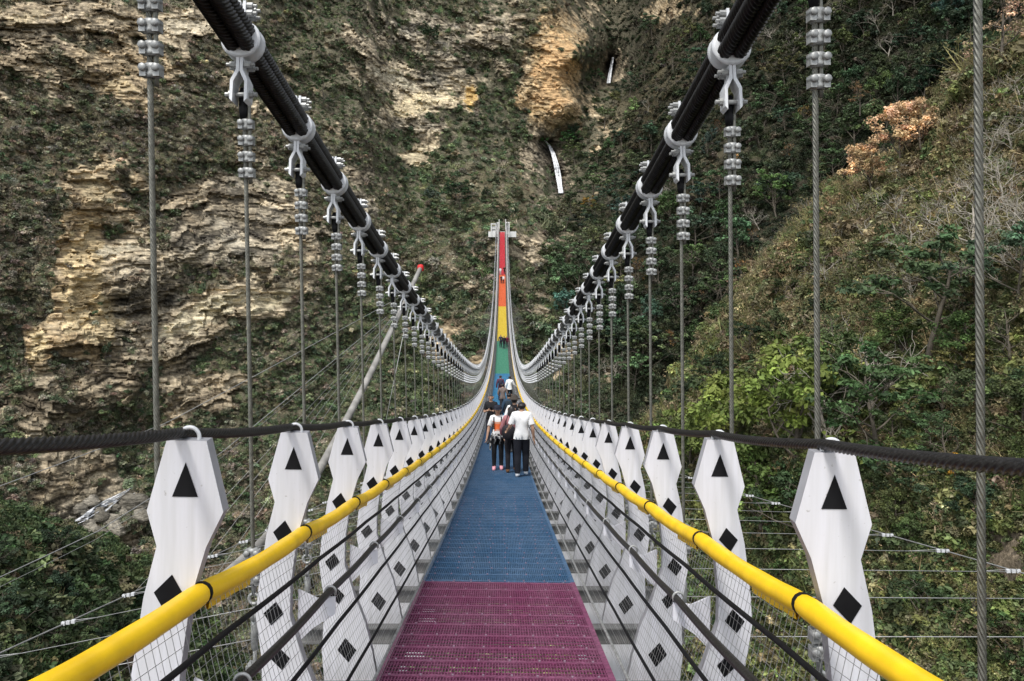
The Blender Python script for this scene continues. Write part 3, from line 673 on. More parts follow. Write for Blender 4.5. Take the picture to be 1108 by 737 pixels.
def ground_mat(name, det=1.):
    m, N, L, P = new_mat(name)
    P.inputs['Roughness'].default_value = .9; P.inputs['Specular IOR Level'].default_value = .15
    at_ = N.new('ShaderNodeAttribute'); at_.attribute_name = 'col'
    tc = N.new('ShaderNodeTexCoord')
    mp = N.new('ShaderNodeMapping'); mp.inputs['Rotation'].default_value = (0, R(-18), 0); mp.inputs['Scale'].default_value = (.35, .35, 1.6)
    L.new(tc.outputs['Object'], mp.inputs['Vector'])
    n1 = N.new('ShaderNodeTexNoise'); n1.inputs['Scale'].default_value = .9 * det; n1.inputs['Detail'].default_value = 8; n1.inputs['Roughness'].default_value = .68
    L.new(mp.outputs['Vector'], n1.inputs['Vector'])
    n2 = N.new('ShaderNodeTexNoise'); n2.inputs['Scale'].default_value = 1.3 * det; n2.inputs['Detail'].default_value = 6; L.new(tc.outputs['Object'], n2.inputs['Vector'])
    r1 = N.new('ShaderNodeValToRGB'); r1.color_ramp.elements[0].position = .36; r1.color_ramp.elements[1].position = .62
    r1.color_ramp.elements[0].color = (.40, .39, .37, 1); r1.color_ramp.elements[1].color = (1.42, 1.40, 1.35, 1); L.new(n1.outputs['Fac'], r1.inputs['Fac'])
    rk_ = N.new('ShaderNodeAttribute'); rk_.attribute_name = 'rock'
    n3 = N.new('ShaderNodeTexNoise'); n3.inputs['Scale'].default_value = 1.1 * det; n3.inputs['Detail'].default_value = 9; n3.inputs['Roughness'].default_value = .75; L.new(tc.outputs['Object'], n3.inputs['Vector'])
    r3 = N.new('ShaderNodeValToRGB'); r3.color_ramp.elements[0].position = .36; r3.color_ramp.elements[1].position = .64
    r3.color_ramp.elements[0].color = (.35, .36, .30, 1); r3.color_ramp.elements[1].color = (1.6, 1.55, 1.45, 1); L.new(n3.outputs['Fac'], r3.inputs['Fac'])
    rm = N.new('ShaderNodeMix'); rm.data_type = 'RGBA'; L.new(rk_.outputs['Fac'], rm.inputs['Factor']); L.new(r3.outputs['Color'], rm.inputs['A']); L.new(r1.outputs['Color'], rm.inputs['B'])
    hm = N.new('ShaderNodeMix'); hm.data_type = 'FLOAT'; L.new(rk_.outputs['Fac'], hm.inputs['Factor']); L.new(n3.outputs['Fac'], hm.inputs['A']); L.new(n1.outputs['Fac'], hm.inputs['B'])
    r2 = N.new('ShaderNodeValToRGB'); r2.color_ramp.elements[0].position = .3; r2.color_ramp.elements[1].position = .7
    r2.color_ramp.elements[0].color = (.7, .7, .7, 1); r2.color_ramp.elements[1].color = (1.2, 1.2, 1.15, 1); L.new(n2.outputs['Fac'], r2.inputs['Fac'])
    a = N.new('ShaderNodeMix'); a.data_type = 'RGBA'; a.blend_type = 'MULTIPLY'; a.inputs['Factor'].default_value = 1
    b = N.new('ShaderNodeMix'); b.data_type = 'RGBA'; b.blend_type = 'MULTIPLY'; b.inputs['Factor'].default_value = 1
    L.new(at_.outputs['Color'], a.inputs['A']); L.new(rm.outputs['Result'], a.inputs['B'])
    L.new(a.outputs['Result'], b.inputs['A']); L.new(r2.outputs['Color'], b.inputs['B'])
    L.new(b.outputs['Result'], P.inputs['Base Color'])
    bp = N.new('ShaderNodeBump'); bp.inputs['Strength'].default_value = .9; bp.inputs['Distance'].default_value = .8 / det
    L.new(hm.outputs['Result'], bp.inputs['Height']); L.new(bp.outputs['Normal'], P.inputs['Normal'])
    return m
M['cliff'] = ground_mat('limestone_and_soil')
M['soil'] = ground_mat('slope_soil', 3.)
q = grid_quads(nx1, ny1)
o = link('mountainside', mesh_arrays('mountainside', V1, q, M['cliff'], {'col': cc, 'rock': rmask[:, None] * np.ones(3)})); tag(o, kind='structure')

# the near spur on the right and the near bank at lower left: sheets with a rounded crest that fold back out of sight
def spur(name, tab, xs, ys, inside, amp, seed, colfn):
    f = rbf(tab); gx, gy = np.meshgrid(xs, ys); x, y = gx.ravel(), gy.ravel()
    D = f(x, y); e = inside(x, y)                         # signed distance to the crest, positive inside
    B = np.stack([(x - CX) * D / F, D, (HY - y) * D / F], -1)
    n1, n2 = fbm(B / 13., 4, seed), fbm(B / 2.5, 3, seed + 5)
    e = e + 9 * n1 + 4 * n2
    D = D - amp * (2.4 * n1 + .5 * n2)
    D = D * (1 + .30 * smooth01((6 - e) / 26) ** 2)
    keep = e > -16
    V = np.stack([(x - CX) * D / F, D, (HY - y) * D / F], -1)
    q = grid_quads(len(xs), len(ys)); q = q[keep[q].all(1)]
    used, inv = np.unique(q, return_inverse=True)
    c = colfn(x, y, n1, n2)
    o = link(name, mesh_arrays(name, V[used], inv.reshape(q.shape), M['soil'], {'col': c[used]})); tag(o, kind='structure')
    return x, y, V, e, len(xs)
CREST2 = [(540, 800), (600, 660), (660, 548), (700, 482), (740, 424), (800, 335), (850, 275), (900, 222), (960, 190), (1000, 150), (1108, 58), (1200, 10), (1460, -150)]
T2 = [(1108, 300, 52), (1108, 600, 40), (900, 500, 58), (800, 450, 74), (740, 520, 82), (1460, 300, 36), (1300, 0, 60), (1108, 60, 82), (960, 190, 100), (800, 335, 104), (700, 480, 100), (800, 737, 62), (1000, 737, 42), (560, 760, 90), (800, 1250, 48), (1200, 1250, 28), (1000, 330, 72), (1460, -150, 62)]
def in2(x, y): return (y - polyline_y(CREST2, x)) * .62
def col2(x, y, n1, n2):
    dirt = smooth01((np.exp(-(((x - 1092) / 34) ** 2 + ((y - 600) / 75) ** 2)) + .3 * n2 - .35) / .3)[:, None]
    brown = smooth01((np.exp(-(((x - 780) / 40) ** 2 + ((y - 380) / 60) ** 2)) + .4 * n1 - .3) / .5)[:, None]
    c = np.array([.06, .055, .03]) * (1 + .3 * n2)[:, None]
    c = c * (1 - brown) + np.array([.13, .105, .06]) * brown
    return np.clip(c * (1 - dirt) + np.array([.17, .14, .11]) * (1 + .4 * n2)[:, None] * dirt, .004, 1)
x2, y2, V2, e2, nx2 = spur('hillside', T2, axis((520, 1130, 2.4), (1130, 1460, 8)), axis((-190, -12, 7), (-12, 750, 2.4), (750, 1250, 12)), in2, 1., 120, col2)
CREST3 = [(-350, 490), (0, 556), (40, 580), (80, 596), (120, 606), (160, 618), (200, 650), (260, 725), (320, 830), (420, 1000)]
T3 = [(0, 600, 68), (0, 737, 54), (150, 625, 90), (200, 737, 80), (-350, 600, 48), (0, 1250, 38), (300, 900, 80), (-350, 1250, 32), (0, 545, 85)]
def in3(x, y): return y - polyline_y(CREST3, x)
def col3(x, y, n1, n2): return np.clip(np.array([.055, .052, .03]) * (1 + .4 * n2)[:, None], .004, 1)
x3, y3, V3, e3, nx3 = spur('riverbank', T3, axis((-350, -20, 8), (-20, 440, 3)), axis((440, 760, 3), (760, 1250, 12)), in3, .8, 160, col3)

# ------------------------------------------------------------------ water
def water(name, foam_scale):
    m, N, L, P = new_mat(name)
    tc = N.new('ShaderNodeTexCoord'); mp = N.new('ShaderNodeMapping'); mp.inputs['Scale'].default_value = foam_scale; L.new(tc.outputs['Object'], mp.inputs['Vector'])
    n = N.new('ShaderNodeTexNoise'); n.inputs['Scale'].default_value = 1.; n.inputs['Detail'].default_value = 5; L.new(mp.outputs['Vector'], n.inputs['Vector'])
    r = N.new('ShaderNodeValToRGB'); r.color_ramp.elements[0].position = .38; r.color_ramp.elements[1].position = .52
    r.color_ramp.elements[0].color = (.30, .32, .33, 1); r.color_ramp.elements[1].color = (.85, .86, .88, 1); L.new(n.outputs['Fac'], r.inputs['Fac']); L.new(r.outputs['Color'], P.inputs['Base Color'])
    P.inputs['Roughness'].default_value = .5
    return m
M['fall'] = water('falling_water', (2.5, 2.5, .12)); M['stream'] = water('rushing_stream', (.6, .3, .8))
def ribbon(name, pts, lift, mat, label, n=60):
    """pts: (px, py, width px); half-round cord of water lying in front of the rock"""
    a = np.array(pts, float); t = np.linspace(0, 1, n); tt = np.linspace(0, 1, len(a))
    X, Y, Wd = [np.interp(t, tt, a[:, i]) for i in range(3)]
    Dm = np.array([min(s1(xx + d, yy)[1] for d in (-6, -3, 0, 3, 6)) for xx, yy in zip(X, Y)])
    k = np.ones(9) / 9; Dm = np.convolve(np.pad(Dm, 4, 'edge'), k, 'valid') - lift
    mb = MB(); C = np.array([at(xx, yy, d) for xx, yy, d in zip(X, Y, Dm)])
    m = 7; V = []
    for i in range(n):
        w = Wd[i] * Dm[i] / F / 2 * (1 + .35 * (hash3(np.array([i]), np.array([3]), np.array([1]))[0] - .5))
        for j in range(m):
            u = -1 + 2 * j / (m - 1); V.append(C[i] + np.array([w * u, -w * .5 * math.sqrt(max(0, 1 - u * u)) - .3 * math.sin(i * 2.1 + j * 1.7), 0]))
    mb.add(V, [(i * m + j, (i + 1) * m + j, (i + 1) * m + j + 1, i * m + j + 1) for i in range(n - 1) for j in range(m - 1)], 0, True)
    o = mb.build(name, mat); tag(o, kind='structure'); o['label'] = label; return o
def fall(pts, label, nst, spread):
    root = None
    for k in range(nst):
        u = -1 + 2 * (k + .5) / nst
        g = np.random.default_rng(900 + k)
        q = [(px_ + u * w_ * .5 * spread + g.normal(0, .25), py_, w_ * g.uniform(.18, .36)) for (px_, py_, w_) in pts]
        o = ribbon('waterfall', q, 1.5 + g.uniform(0, .6), M['fall'], label)
        if root is None: root = o
        else:
            o.name = 'strand'; o.parent = root
            for kk in ('kind', 'label'):
                if kk in o: del o[kk]
fall([(589.5, 152, 2.0), (594, 157, 3), (598.5, 166, 4), (601.5, 177, 4.6), (604, 190, 5.4), (605.5, 200, 5.4), (607, 209, 5)], 'lower white waterfall slanting down its dark gully', 6, 1.)
fall([(663, 62, 2.0), (662, 68, 3.), (660.5, 78, 3.6), (658.5, 90, 3.6)], 'small upper waterfall high in the gully', 4, 1.)
for k_, (ox_, oy_, ws_) in enumerate([(0, 0, .42), (-3, 3, .25), (4, -3, .22), (-8, 8, .2), (9, 2, .2)]):
    ribbon('stream', [(140 + ox_, 530 + oy_, 3 * ws_), (126 + ox_ * .5, 538 + oy_, 8 * ws_), (114, 545 + oy_, 14 * ws_), (104 - ox_ * .4, 550 + oy_ * .4, 7 * ws_), (95, 556 + oy_ * .6, 14 * ws_), (86 + ox_, 561 + oy_ * .5, 7 * ws_), (74, 570 + oy_ * .3, 10 * ws_), (64, 575 + oy_, 6 * ws_)], .9 + .15 * k_, M['stream'], 'white water tumbling over rocks in the gorge')
M['boulder'] = ground_mat('river_boulder', 2.)
for k, (bx, by, bs) in enumerate([(121, 548, 1.4), (108, 557, 1.9), (96, 566, 1.5), (84, 570, 1.3), (132, 557, 2.4), (100, 541, 1.6), (118, 563, 2.0), (72, 566, 1.5), (88, 550, 1.4), (142, 545, 2.6), (111, 551, 1.0), (103, 560, 1.1), (92, 553, .9), (128, 543, 1.1), (80, 561, .9), (99, 552, .8), (116, 541, .9), (135, 536, 1.2), (66, 580, 1.6), (125, 572, 2.2), (105, 575, 1.8), (150, 556, 2.0)]):
    th = np.linspace(0, math.pi, 10); ph = np.linspace(0, 2 * math.pi, 15)[:-1]
    v = np.array([[math.sin(a) * math.cos(b), math.sin(a) * math.sin(b), math.cos(a)] for a in th for b in ph])
    v = v * (1 + .3 * fbm(v * 1.4 + k * 7, 3, k))[:, None] * np.array([1.2, 1, .8]) * bs
    n = 14; qd = np.array([(i * n + j, (i + 1) * n + j, (i + 1) * n + (j + 1) % n, i * n + (j + 1) % n) for i in range(9) for j in range(n)])
    o = link('boulder', mesh_arrays('boulder', v, qd, M['boulder'], {'col': np.tile(np.array([.2, .185, .16]) * random.uniform(.7, 1.5), (len(v), 1)), 'rock': np.ones((len(v), 3))}), None, s1(bx, by) - np.array([0, .6, 0]))
    tag(o, 'grey boulder among the white water of the gorge stream', 'boulder', 'boulders along the gorge stream')
# ------------------------------------------------------------------ vegetation
def leaf_mat(name, inst, trans=.25):
    m, N, L, P = new_mat(name)
    P.inputs['Roughness'].default_value = .6; P.inputs['Specular IOR Level'].default_value = .25
    vc = N.new('ShaderNodeAttribute'); vc.attribute_name = 'vcol'
    if inst:
        c = N.new('ShaderNodeAttribute'); c.attribute_name = 'tint'; c.attribute_type = 'INSTANCER'; co = c.outputs['Color']
    else:
        c = N.new('ShaderNodeObjectInfo'); co = c.outputs['Color']
    mx = N.new('ShaderNodeMix'); mx.data_type = 'RGBA'; mx.blend_type = 'MULTIPLY'; mx.inputs['Factor'].default_value = 1
    L.new(co, mx.inputs['A']); L.new(vc.outputs['Color'], mx.inputs['B']); L.new(mx.outputs['Result'], P.inputs['Base Color'])
    tr = N.new('ShaderNodeBsdfTranslucent'); L.new(mx.outputs['Result'], tr.inputs['Color'])
    ms = N.new('ShaderNodeMixShader'); ms.inputs[0].default_value = trans
    L.new(P.outputs[0], ms.inputs[1]); L.new(tr.outputs[0], ms.inputs[2]); L.new(ms.outputs[0], N['Material Output'].inputs[0])
    return m
M['leaf'] = leaf_mat('leaves', False); M['leaf_i'] = leaf_mat('scrub_leaves', True)
M['bark'] = plain('bark', (.10, .085, .065), .9, 0, .4, 3.); M['palebark'] = plain('pale_dry_bark', (.33, .30, .25), .9, 0, .25, 3.)

def leaves(centers, radii, per, size, up=.5, flat=.6, seed=0, var=.35):
    """leaf sprays: folded diamond leaves spread through clumps"""
    g = np.random.default_rng(seed); n = len(centers)
    c = np.repeat(centers, per, 0); r = np.repeat(radii, per)
    d = g.normal(size=(n * per, 3)); d /= np.linalg.norm(d, axis=1)[:, None]; d *= (g.random(n * per) ** .45)[:, None]
    p = c + d * r[:, None] * np.array([1, 1, flat])
    nr = g.normal(size=p.shape) * .62 + np.array([0, 0, up * 1.6]) + d * 1.0; nr /= np.linalg.norm(nr, axis=1)[:, None]
    t = np.cross(nr, g.normal(size=p.shape)); t /= np.linalg.norm(t, axis=1)[:, None] + 1e-9; b = np.cross(nr, t)
    s = size * (.6 + .8 * g.random(len(p)))[:, None]
    v = np.stack([p - t * s * .6, p - b * s * .34 + nr * s * .1, p + t * s * .6, p + b * s * .34 + nr * s * .1], 1).reshape(-1, 3)
    q = np.arange(len(v)).reshape(-1, 4)
    cv = np.repeat(np.exp(g.normal(0, var, n)), per) * np.exp(g.normal(0, .22, n * per))
    hue = np.repeat(g.normal(0, .045, (n, 3)), per, 0)
    col = np.clip(cv[:, None] * (1 + hue), .15, 3.); return v, q, np.repeat(col, 4, 0)

def skeleton(g, H, nlimb, spread, levels=3, lean=.12, droop=0., base=.3, kids=3):
    """list of (points, radii); returns also twig tips"""
    segs, tips = [], []
    def grow(p, d, L, r, lv):
        n = 5; pts = [p]; dd = d.copy()
        for i in range(n):
            dd = dd + g.normal(0, .16, 3) + np.array([0, 0, .06 - droop * (lv > 0)]); dd /= np.linalg.norm(dd); pts.append(pts[-1] + dd * L / n)
        segs.append((np.array(pts), np.linspace(r, r * .45, n + 1)))
        if lv >= levels: tips.append(pts[-1]); tips.append(pts[3]); return
        for _ in range(kids):
            k = g.integers(2, n + 1); a = g.normal(0, 1, 3); a -= a @ dd * dd; a /= np.linalg.norm(a)
            nd = dd * .65 + a * .75 * spread; nd /= np.linalg.norm(nd); grow(pts[k], nd, L * g.uniform(.5, .75), r * .5, lv + 1)
    th = np.array([g.normal(0, lean), g.normal(0, lean), 1.]); th /= np.linalg.norm(th)
    n = 6; tp = [np.zeros(3)]
    for i in range(n): tp.append(tp[-1] + (th + g.normal(0, .07, 3)) * H * .8 / n)
    tp = np.array(tp); trunk = (np.concatenate([[tp[0] - np.array([0, 0, .6])], tp]), np.concatenate([[H * .028], np.linspace(H * .025, H * .008, n + 1)]))
    for i in range(nlimb):
        f = base + (1 - base) * (i + g.random()) / nlimb; k = f * n; a = int(min(k, n - 1)); p = tp[a] + (tp[a + 1] - tp[a]) * (k - a)
        an = i * 2.4 + g.random(); d = np.array([math.cos(an) * spread, math.sin(an) * spread, .75]); d /= np.linalg.norm(d)
        grow(p, d, H * (.50 - .28 * f) * spread * g.uniform(.8, 1.2), H * .011 * (1.2 - f * .6), 1)
    return trunk, segs, np.array(tips)
def seg_mesh(name, segs, mat, n=4, rmin=.0):
    mb = MB()
    for p, r in segs: mb.tube(p, np.maximum(r, rmin), n, up=(.31, .17, .94) if abs(p[-1][2] - p[0][2]) < np.linalg.norm(p[-1] - p[0]) * .9 else (1, .1, 0), cap=False)
    return mb.mesh(name, mat)
def tree_proto(seed, H, kind, leaf=.3, per=14, dens=1.):
    g = np.random.default_rng(seed)
    if kind == 'bare':
        tr, sg, tp = skeleton(g, H, 8, 1.05, 3, .18, 0., .25, 3)
        return dict(trunk=seg_mesh('trunk', [tr], M['palebark'], 7), branches=seg_mesh('branches', sg, M['palebark'], 4, H * .0022))
    if kind == 'layered':
        tr, sg, tp = skeleton(g, H, 9, 1.25, 2, .12, .05, .35, 3)
    else:
        tr, sg, tp = skeleton(g, H, 10, .9, 2, .1, 0., .25, 3)
    if dens < 1: tp = tp[g.random(len(tp)) < dens]
    fl = .38 if kind == 'layered' else .75
    v, q, c = leaves(tp + g.normal(0, H * .015, tp.shape), H * g.uniform(.055, .105, len(tp)), per, leaf, .7 if kind == 'layered' else .45, fl, seed, .38)
    me = mesh_arrays('crown', v, q, M['leaf'], {'vcol': c})
    return dict(trunk=seg_mesh('trunk', [tr], M['bark'], 7), branches=seg_mesh('limbs', sg, M['bark'], 4), crown=me)
def place_tree(proto, name, p, s, col, label, group, cat='tree', squash=1.):
    o = thing(name, label, cat, p, group, random.uniform(0, 6.28)); o.scale = (s, s, s * squash)
    o.rotation_euler[0] = random.uniform(-.12, .2)
    for k, me in proto.items():
        c = link({'trunk': 'trunk', 'branches': 'branches', 'crown': 'crown'}[k], me, o)
        c.color = (*[float(a) for a in col], 1)
    return o
PR = {'far_layer': [tree_proto(11 + i, 10, 'layered', .50, 26) for i in range(4)],
      'far_round': [tree_proto(21 + i, 9, 'round', .46, 26) for i in range(4)],
      'far_thin': [tree_proto(31 + i, 9, 'round', .42, 7, .55) for i in range(2)],
      'near_layer': [tree_proto(41 + i, 7, 'layered', .24, 46) for i in range(2)],
      'near_round': [tree_proto(51 + i, 6, 'round', .20, 60) for i in range(2)],
      'near_thin': [tree_proto(71 + i, 6, 'round', .20, 16, .6) for i in range(2)],
      'bare': [tree_proto(61 + i, 8, 'bare') for i in range(4)]}
GREENS = [(.045, .078, .040), (.058, .088, .042), (.070, .098, .044), (.048, .082, .054), (.085, .098, .046)]
def jit(c, k=.25): return np.array(c) * np.exp(np.random.default_rng(random.randrange(10 ** 6)).normal(0, k)) * np.array([random.uniform(.85, 1.2), 1, random.uniform(.8, 1.2)])
def scatter_px(poly, sp, n):
    a = np.array(poly, float); out = []
    lo, hi = a.min(0), a.max(0); g = np.random.default_rng(len(poly) * 17 + n)
    def inside(x, y):
        c = False; j = len(a) - 1
        for i in range(len(a)):
            if (a[i, 1] > y) != (a[j, 1] > y) and x < (a[j, 0] - a[i, 0]) * (y - a[i, 1]) / (a[j, 1] - a[i, 1]) + a[i, 0]: c = not c
            j = i
        return c
    for _ in range(n * 30):
        if len(out) >= n: break
        x, y = g.uniform(lo, hi)
        if inside(x, y) and all((x - u) ** 2 + ((y - w) * 1.25) ** 2 > sp * sp for u, w in out): out.append((x, y))
    return sorted(out, key=lambda t: t[1])
# evergreen forest on the far right slope
for (x, y) in scatter_px([(700, 30), (760, -40), (1110, -40), (1110, 40), (1010, 130), (960, 180), (890, 215), (840, 275), (780, 350), (700, 440), (650, 410), (680, 250), (690, 120)], 21, 150):
    p = s1(x, y) - np.array([0, .5, 1.]); au = random.random()
    if au < .72: place_tree(random.choice(PR['far_layer'] + PR['far_round']), 'broadleaf_tree', p, random.uniform(.95, 1.5), jit(random.choice(GREENS)), 'dark evergreen tree massed in the forest behind the bare spur on the right', 'evergreen trees of the right-hand forest')
    elif au < .86: place_tree(random.choice(PR['far_thin']), 'autumn_tree', p, random.uniform(.6, .95), jit((.15, .095, .04)), 'thin rusty brown tree scattered through the dark right forest', 'rusty trees of the right-hand forest')
    else: place_tree(random.choice(PR['bare']), 'bare_tree', p, random.uniform(.8, 1.2), (1, 1, 1), 'leafless grey tree standing in the dark right forest', 'leafless trees of the right-hand forest')
for (x, y) in scatter_px([(615, 150), (690, 90), (700, 200), (690, 300), (650, 400), (600, 380), (600, 240), (625, 215)], 20, 46):
    place_tree(random.choice(PR['far_layer'] + PR['far_round']), 'broadleaf_tree', s1(x, y) - np.array([0, .5, 1.]), random.uniform(.75, 1.25), jit(random.choice(GREENS), .3) * 1.15, 'olive tree on the slope right of the waterfalls', 'trees right of the waterfalls')
for (x, y, s, c, lb) in [(585, 158, .5, (.03, .075, .02), 'fresh green bush tree on the lip left of the lower waterfall'), (618, 160, .7, (.028, .07, .02), 'fresh green tree right of the head of the lower waterfall'), (640, 92, .8, (.02, .045, .018), 'dark green tree in the notch beside the small upper waterfall'),
                          (500, 225, .95, (.018, .036, .016), 'lone dark tree on the scrubby saddle above the red cap'), (640, 225, .5, (.16, .10, .02), 'small golden tree just below right of the lower waterfall'), (838, 236, 1.1, (.066, .108, .036), 'bright layered tree at the foot of the dark forest'), (460, 50, 1.0, (.022, .038, .018), 'dark bush tree on top of the pale overhang'), (350, 105, .6, (.03, .05, .02), 'isolated green tree clinging to the left cliff')]:
    place_tree(random.choice(PR['far_layer']), 'broadleaf_tree', s1(x, y) - np.array([0, .8, 1.2]), s * 1.25, np.array(c) * 1.7, lb, None)

# near spur on the right
S2 = {}
ok2 = (e2 > 2)
def s2(px, py):
    i = np.argmin((x2 - px) ** 2 + (y2 - py) ** 2); return V2[i]
for (x, y, s, kind, c, nm, lb) in [
        (790, 560, 2.1, 'near_round', (.15, .19, .045), 'broadleaf_tree', 'big yellow green tree behind the right posts, left half of the pair'),
        (866, 552, 2.1, 'near_round', (.14, .185, .042), 'broadleaf_tree', 'tall lime green tree just left of the bare white branches'),
        (742, 545, 1.7, 'near_round', (.11, .15, .042), 'broadleaf_tree', 'smaller yellowish tree at the left edge of the lime green crowns'),
        (826, 610, 1.7, 'near_round', (.10, .145, .04), 'broadleaf_tree', 'mid green tree in front of and below the lime green pair'),
        (915, 470, 1.3, 'near_round', (.085, .12, .042), 'broadleaf_tree', 'olive green tree behind the bare white branches'),
        (1000, 400, 1.6, 'near_layer', (.058, .092, .040), 'broadleaf_tree', 'dark green layered tree between the two right front suspenders'),
        (955, 515, 1.3, 'near_layer', (.06, .105, .04), 'broadleaf_tree', 'deep green bushy tree below the bare white sapling'),
        (1100, 350, 1.0, 'near_layer', (.06, .10, .055), 'broadleaf_tree', 'bluish green tree at the right edge of the picture'),
        (880, 610, 1.1, 'near_layer', (.045, .075, .032), 'broadleaf_tree', 'dark shrub tree glimpsed between the two nearest right posts'),
        (975, 190, 1.5, 'near_round', (.56, .40, .235), 'autumn_tree', 'salmon orange tree with dry leaves on the crest of the spur'),
        (998, 170, 1.2, 'near_round', (.52, .37, .22), 'autumn_tree', 'third dry tan tree on the crest, uphill to the right of the salmon one'),
        (945, 212, 1.2, 'near_round', (.54, .385, .22), 'autumn_tree', 'smaller pale orange tree just below the salmon one'),
        (1085, 70, 1.4, 'near_thin', (.50, .35, .23), 'autumn_tree', 'pinkish brown tree in the top right corner'),
        (900, 245, .75, 'near_thin', (.30, .20, .11), 'autumn_tree', 'rusty bush on the crest left of the orange trees'),
        (1040, 520, .35, 'near_thin', (.55, .30, .03), 'autumn_tree', 'small golden leaved sapling by the right black rope'),
        (930, 120, .9, 'near_thin', (.17, .105, .05), 'autumn_tree', 'brown tree standing up at the crest behind the orange ones'),
        (960, 135, .4, 'near_thin', (.5, .30, .02), 'autumn_tree', 'little golden tree above the orange crowns')]:
    place_tree(random.choice(PR[kind]), nm, s2(x, y) - np.array([0, 0, .4]), s, c, lb, None)
for (x, y, s, lb) in [(948, 462, .95, 'bare white sapling with forked branches against dark foliage'), (900, 505, 1.05, 'tangle of leafless white branches right of the lime green tree'), (895, 520, .7, 'leafless pale shrub behind the nearest right post'),
                      (1055, 290, 1.0, 'bleached leafless tree beside the thick right suspender'), (985, 300, .8, 'leafless tree at the middle of the right spur')]:
    place_tree(random.choice(PR['bare']), 'bare_tree', s2(x, y) - np.array([0, 0, .3]), s, (1, 1, 1), lb, None)
for (x, y) in scatter_px([(880, 270), (960, 215), (1040, 150), (1108, 90), (1140, 200), (1130, 330), (1010, 340), (900, 340)], 24, 44):
    place_tree(random.choice(PR['bare']), 'bare_tree', s2(x, y) - np.array([0, 0, .4]), random.uniform(.35, .7), (1, 1, 1), 'leafless brown grey tree of the thicket on the upper right spur', 'leafless thicket on the right spur')
for (x, y) in scatter_px([(660, 560), (720, 470), (800, 370), (880, 290), (990, 300), (1120, 380), (1120, 740), (940, 740), (760, 740), (660, 640)], 27, 95):
    if (x - 1092) ** 2 / 900 + (y - 600) ** 2 / 5000 < 1: continue
    place_tree(random.choice(PR['near_round'] + PR['near_layer'] + PR['near_thin']), 'shrub', s2(x, y) - np.array([0, 0, .5]), random.uniform(.42, .85) * (1.15 if y < 480 else .8), jit(random.choice([(.066, .096, .034), (.088, .108, .038), (.055, .084, .036), (.11, .115, .048), (.042, .066, .028), (.12, .105, .055)]), .2), 'rounded olive shrub on the lower right hillside behind the tie wires', 'shrubs on the right hillside', 'shrub', .85)
for (x, y) in scatter_px([(300, 60), (560, 20), (570, 150), (560, 235), (600, 225), (690, 215), (620, 330), (520, 330), (420, 300), (340, 180)], 24, 75):
    if rmask[np.searchsorted(ys1, y) * nx1 + np.searchsorted(xs1, x)] > .4: continue
    place_tree(random.choice(PR['far_round'] + PR['far_layer']), 'shrub', s1(x, y) - np.array([0, .6, .9]), random.uniform(.3, .62), jit(random.choice([(.055, .07, .036), (.075, .078, .042), (.045, .066, .034), (.095, .085, .05)]), .22), 'rounded shrub on the scrubby saddle around the far end of the bridge', 'shrubs around the far end of the bridge', 'shrub', .9)
# lower left bank
def s3(px, py):
    i = np.argmin((x3 - px) ** 2 + (y3 - py) ** 2); return V3[i]
for k, (x, y) in enumerate(scatter_px([(-20, 580), (60, 600), (150, 630), (190, 700), (190, 740), (-20, 740)], 36, 20)):
    place_tree(random.choice(PR['near_layer'] + PR['near_round']), 'broadleaf_tree', s3(x, y) - np.array([0, 0, .6]), random.uniform(.4, .7), jit((.042, .066, .032)), 'low green tree on the bank below the stream at lower left', 'trees on the lower left bank')
# left cliff: scattered small trees one can pick out
for (x, y) in scatter_px([(20, 120), (130, 100), (380, 20), (420, 180), (520, 190), (500, 250), (400, 290), (300, 420), (260, 480), (10, 480), (10, 250)], 42, 42):
    if rmask[np.searchsorted(ys1, y) * nx1 + np.searchsorted(xs1, x)] > .3: continue
    place_tree(random.choice(PR['far_round']), 'shrub_tree', s1(x, y) - np.array([0, .5, .8]), random.uniform(.3, .5), jit((.065, .082, .045), .3), 'stunted dark green tree clinging to the left cliff face', 'stunted trees on the left cliff')

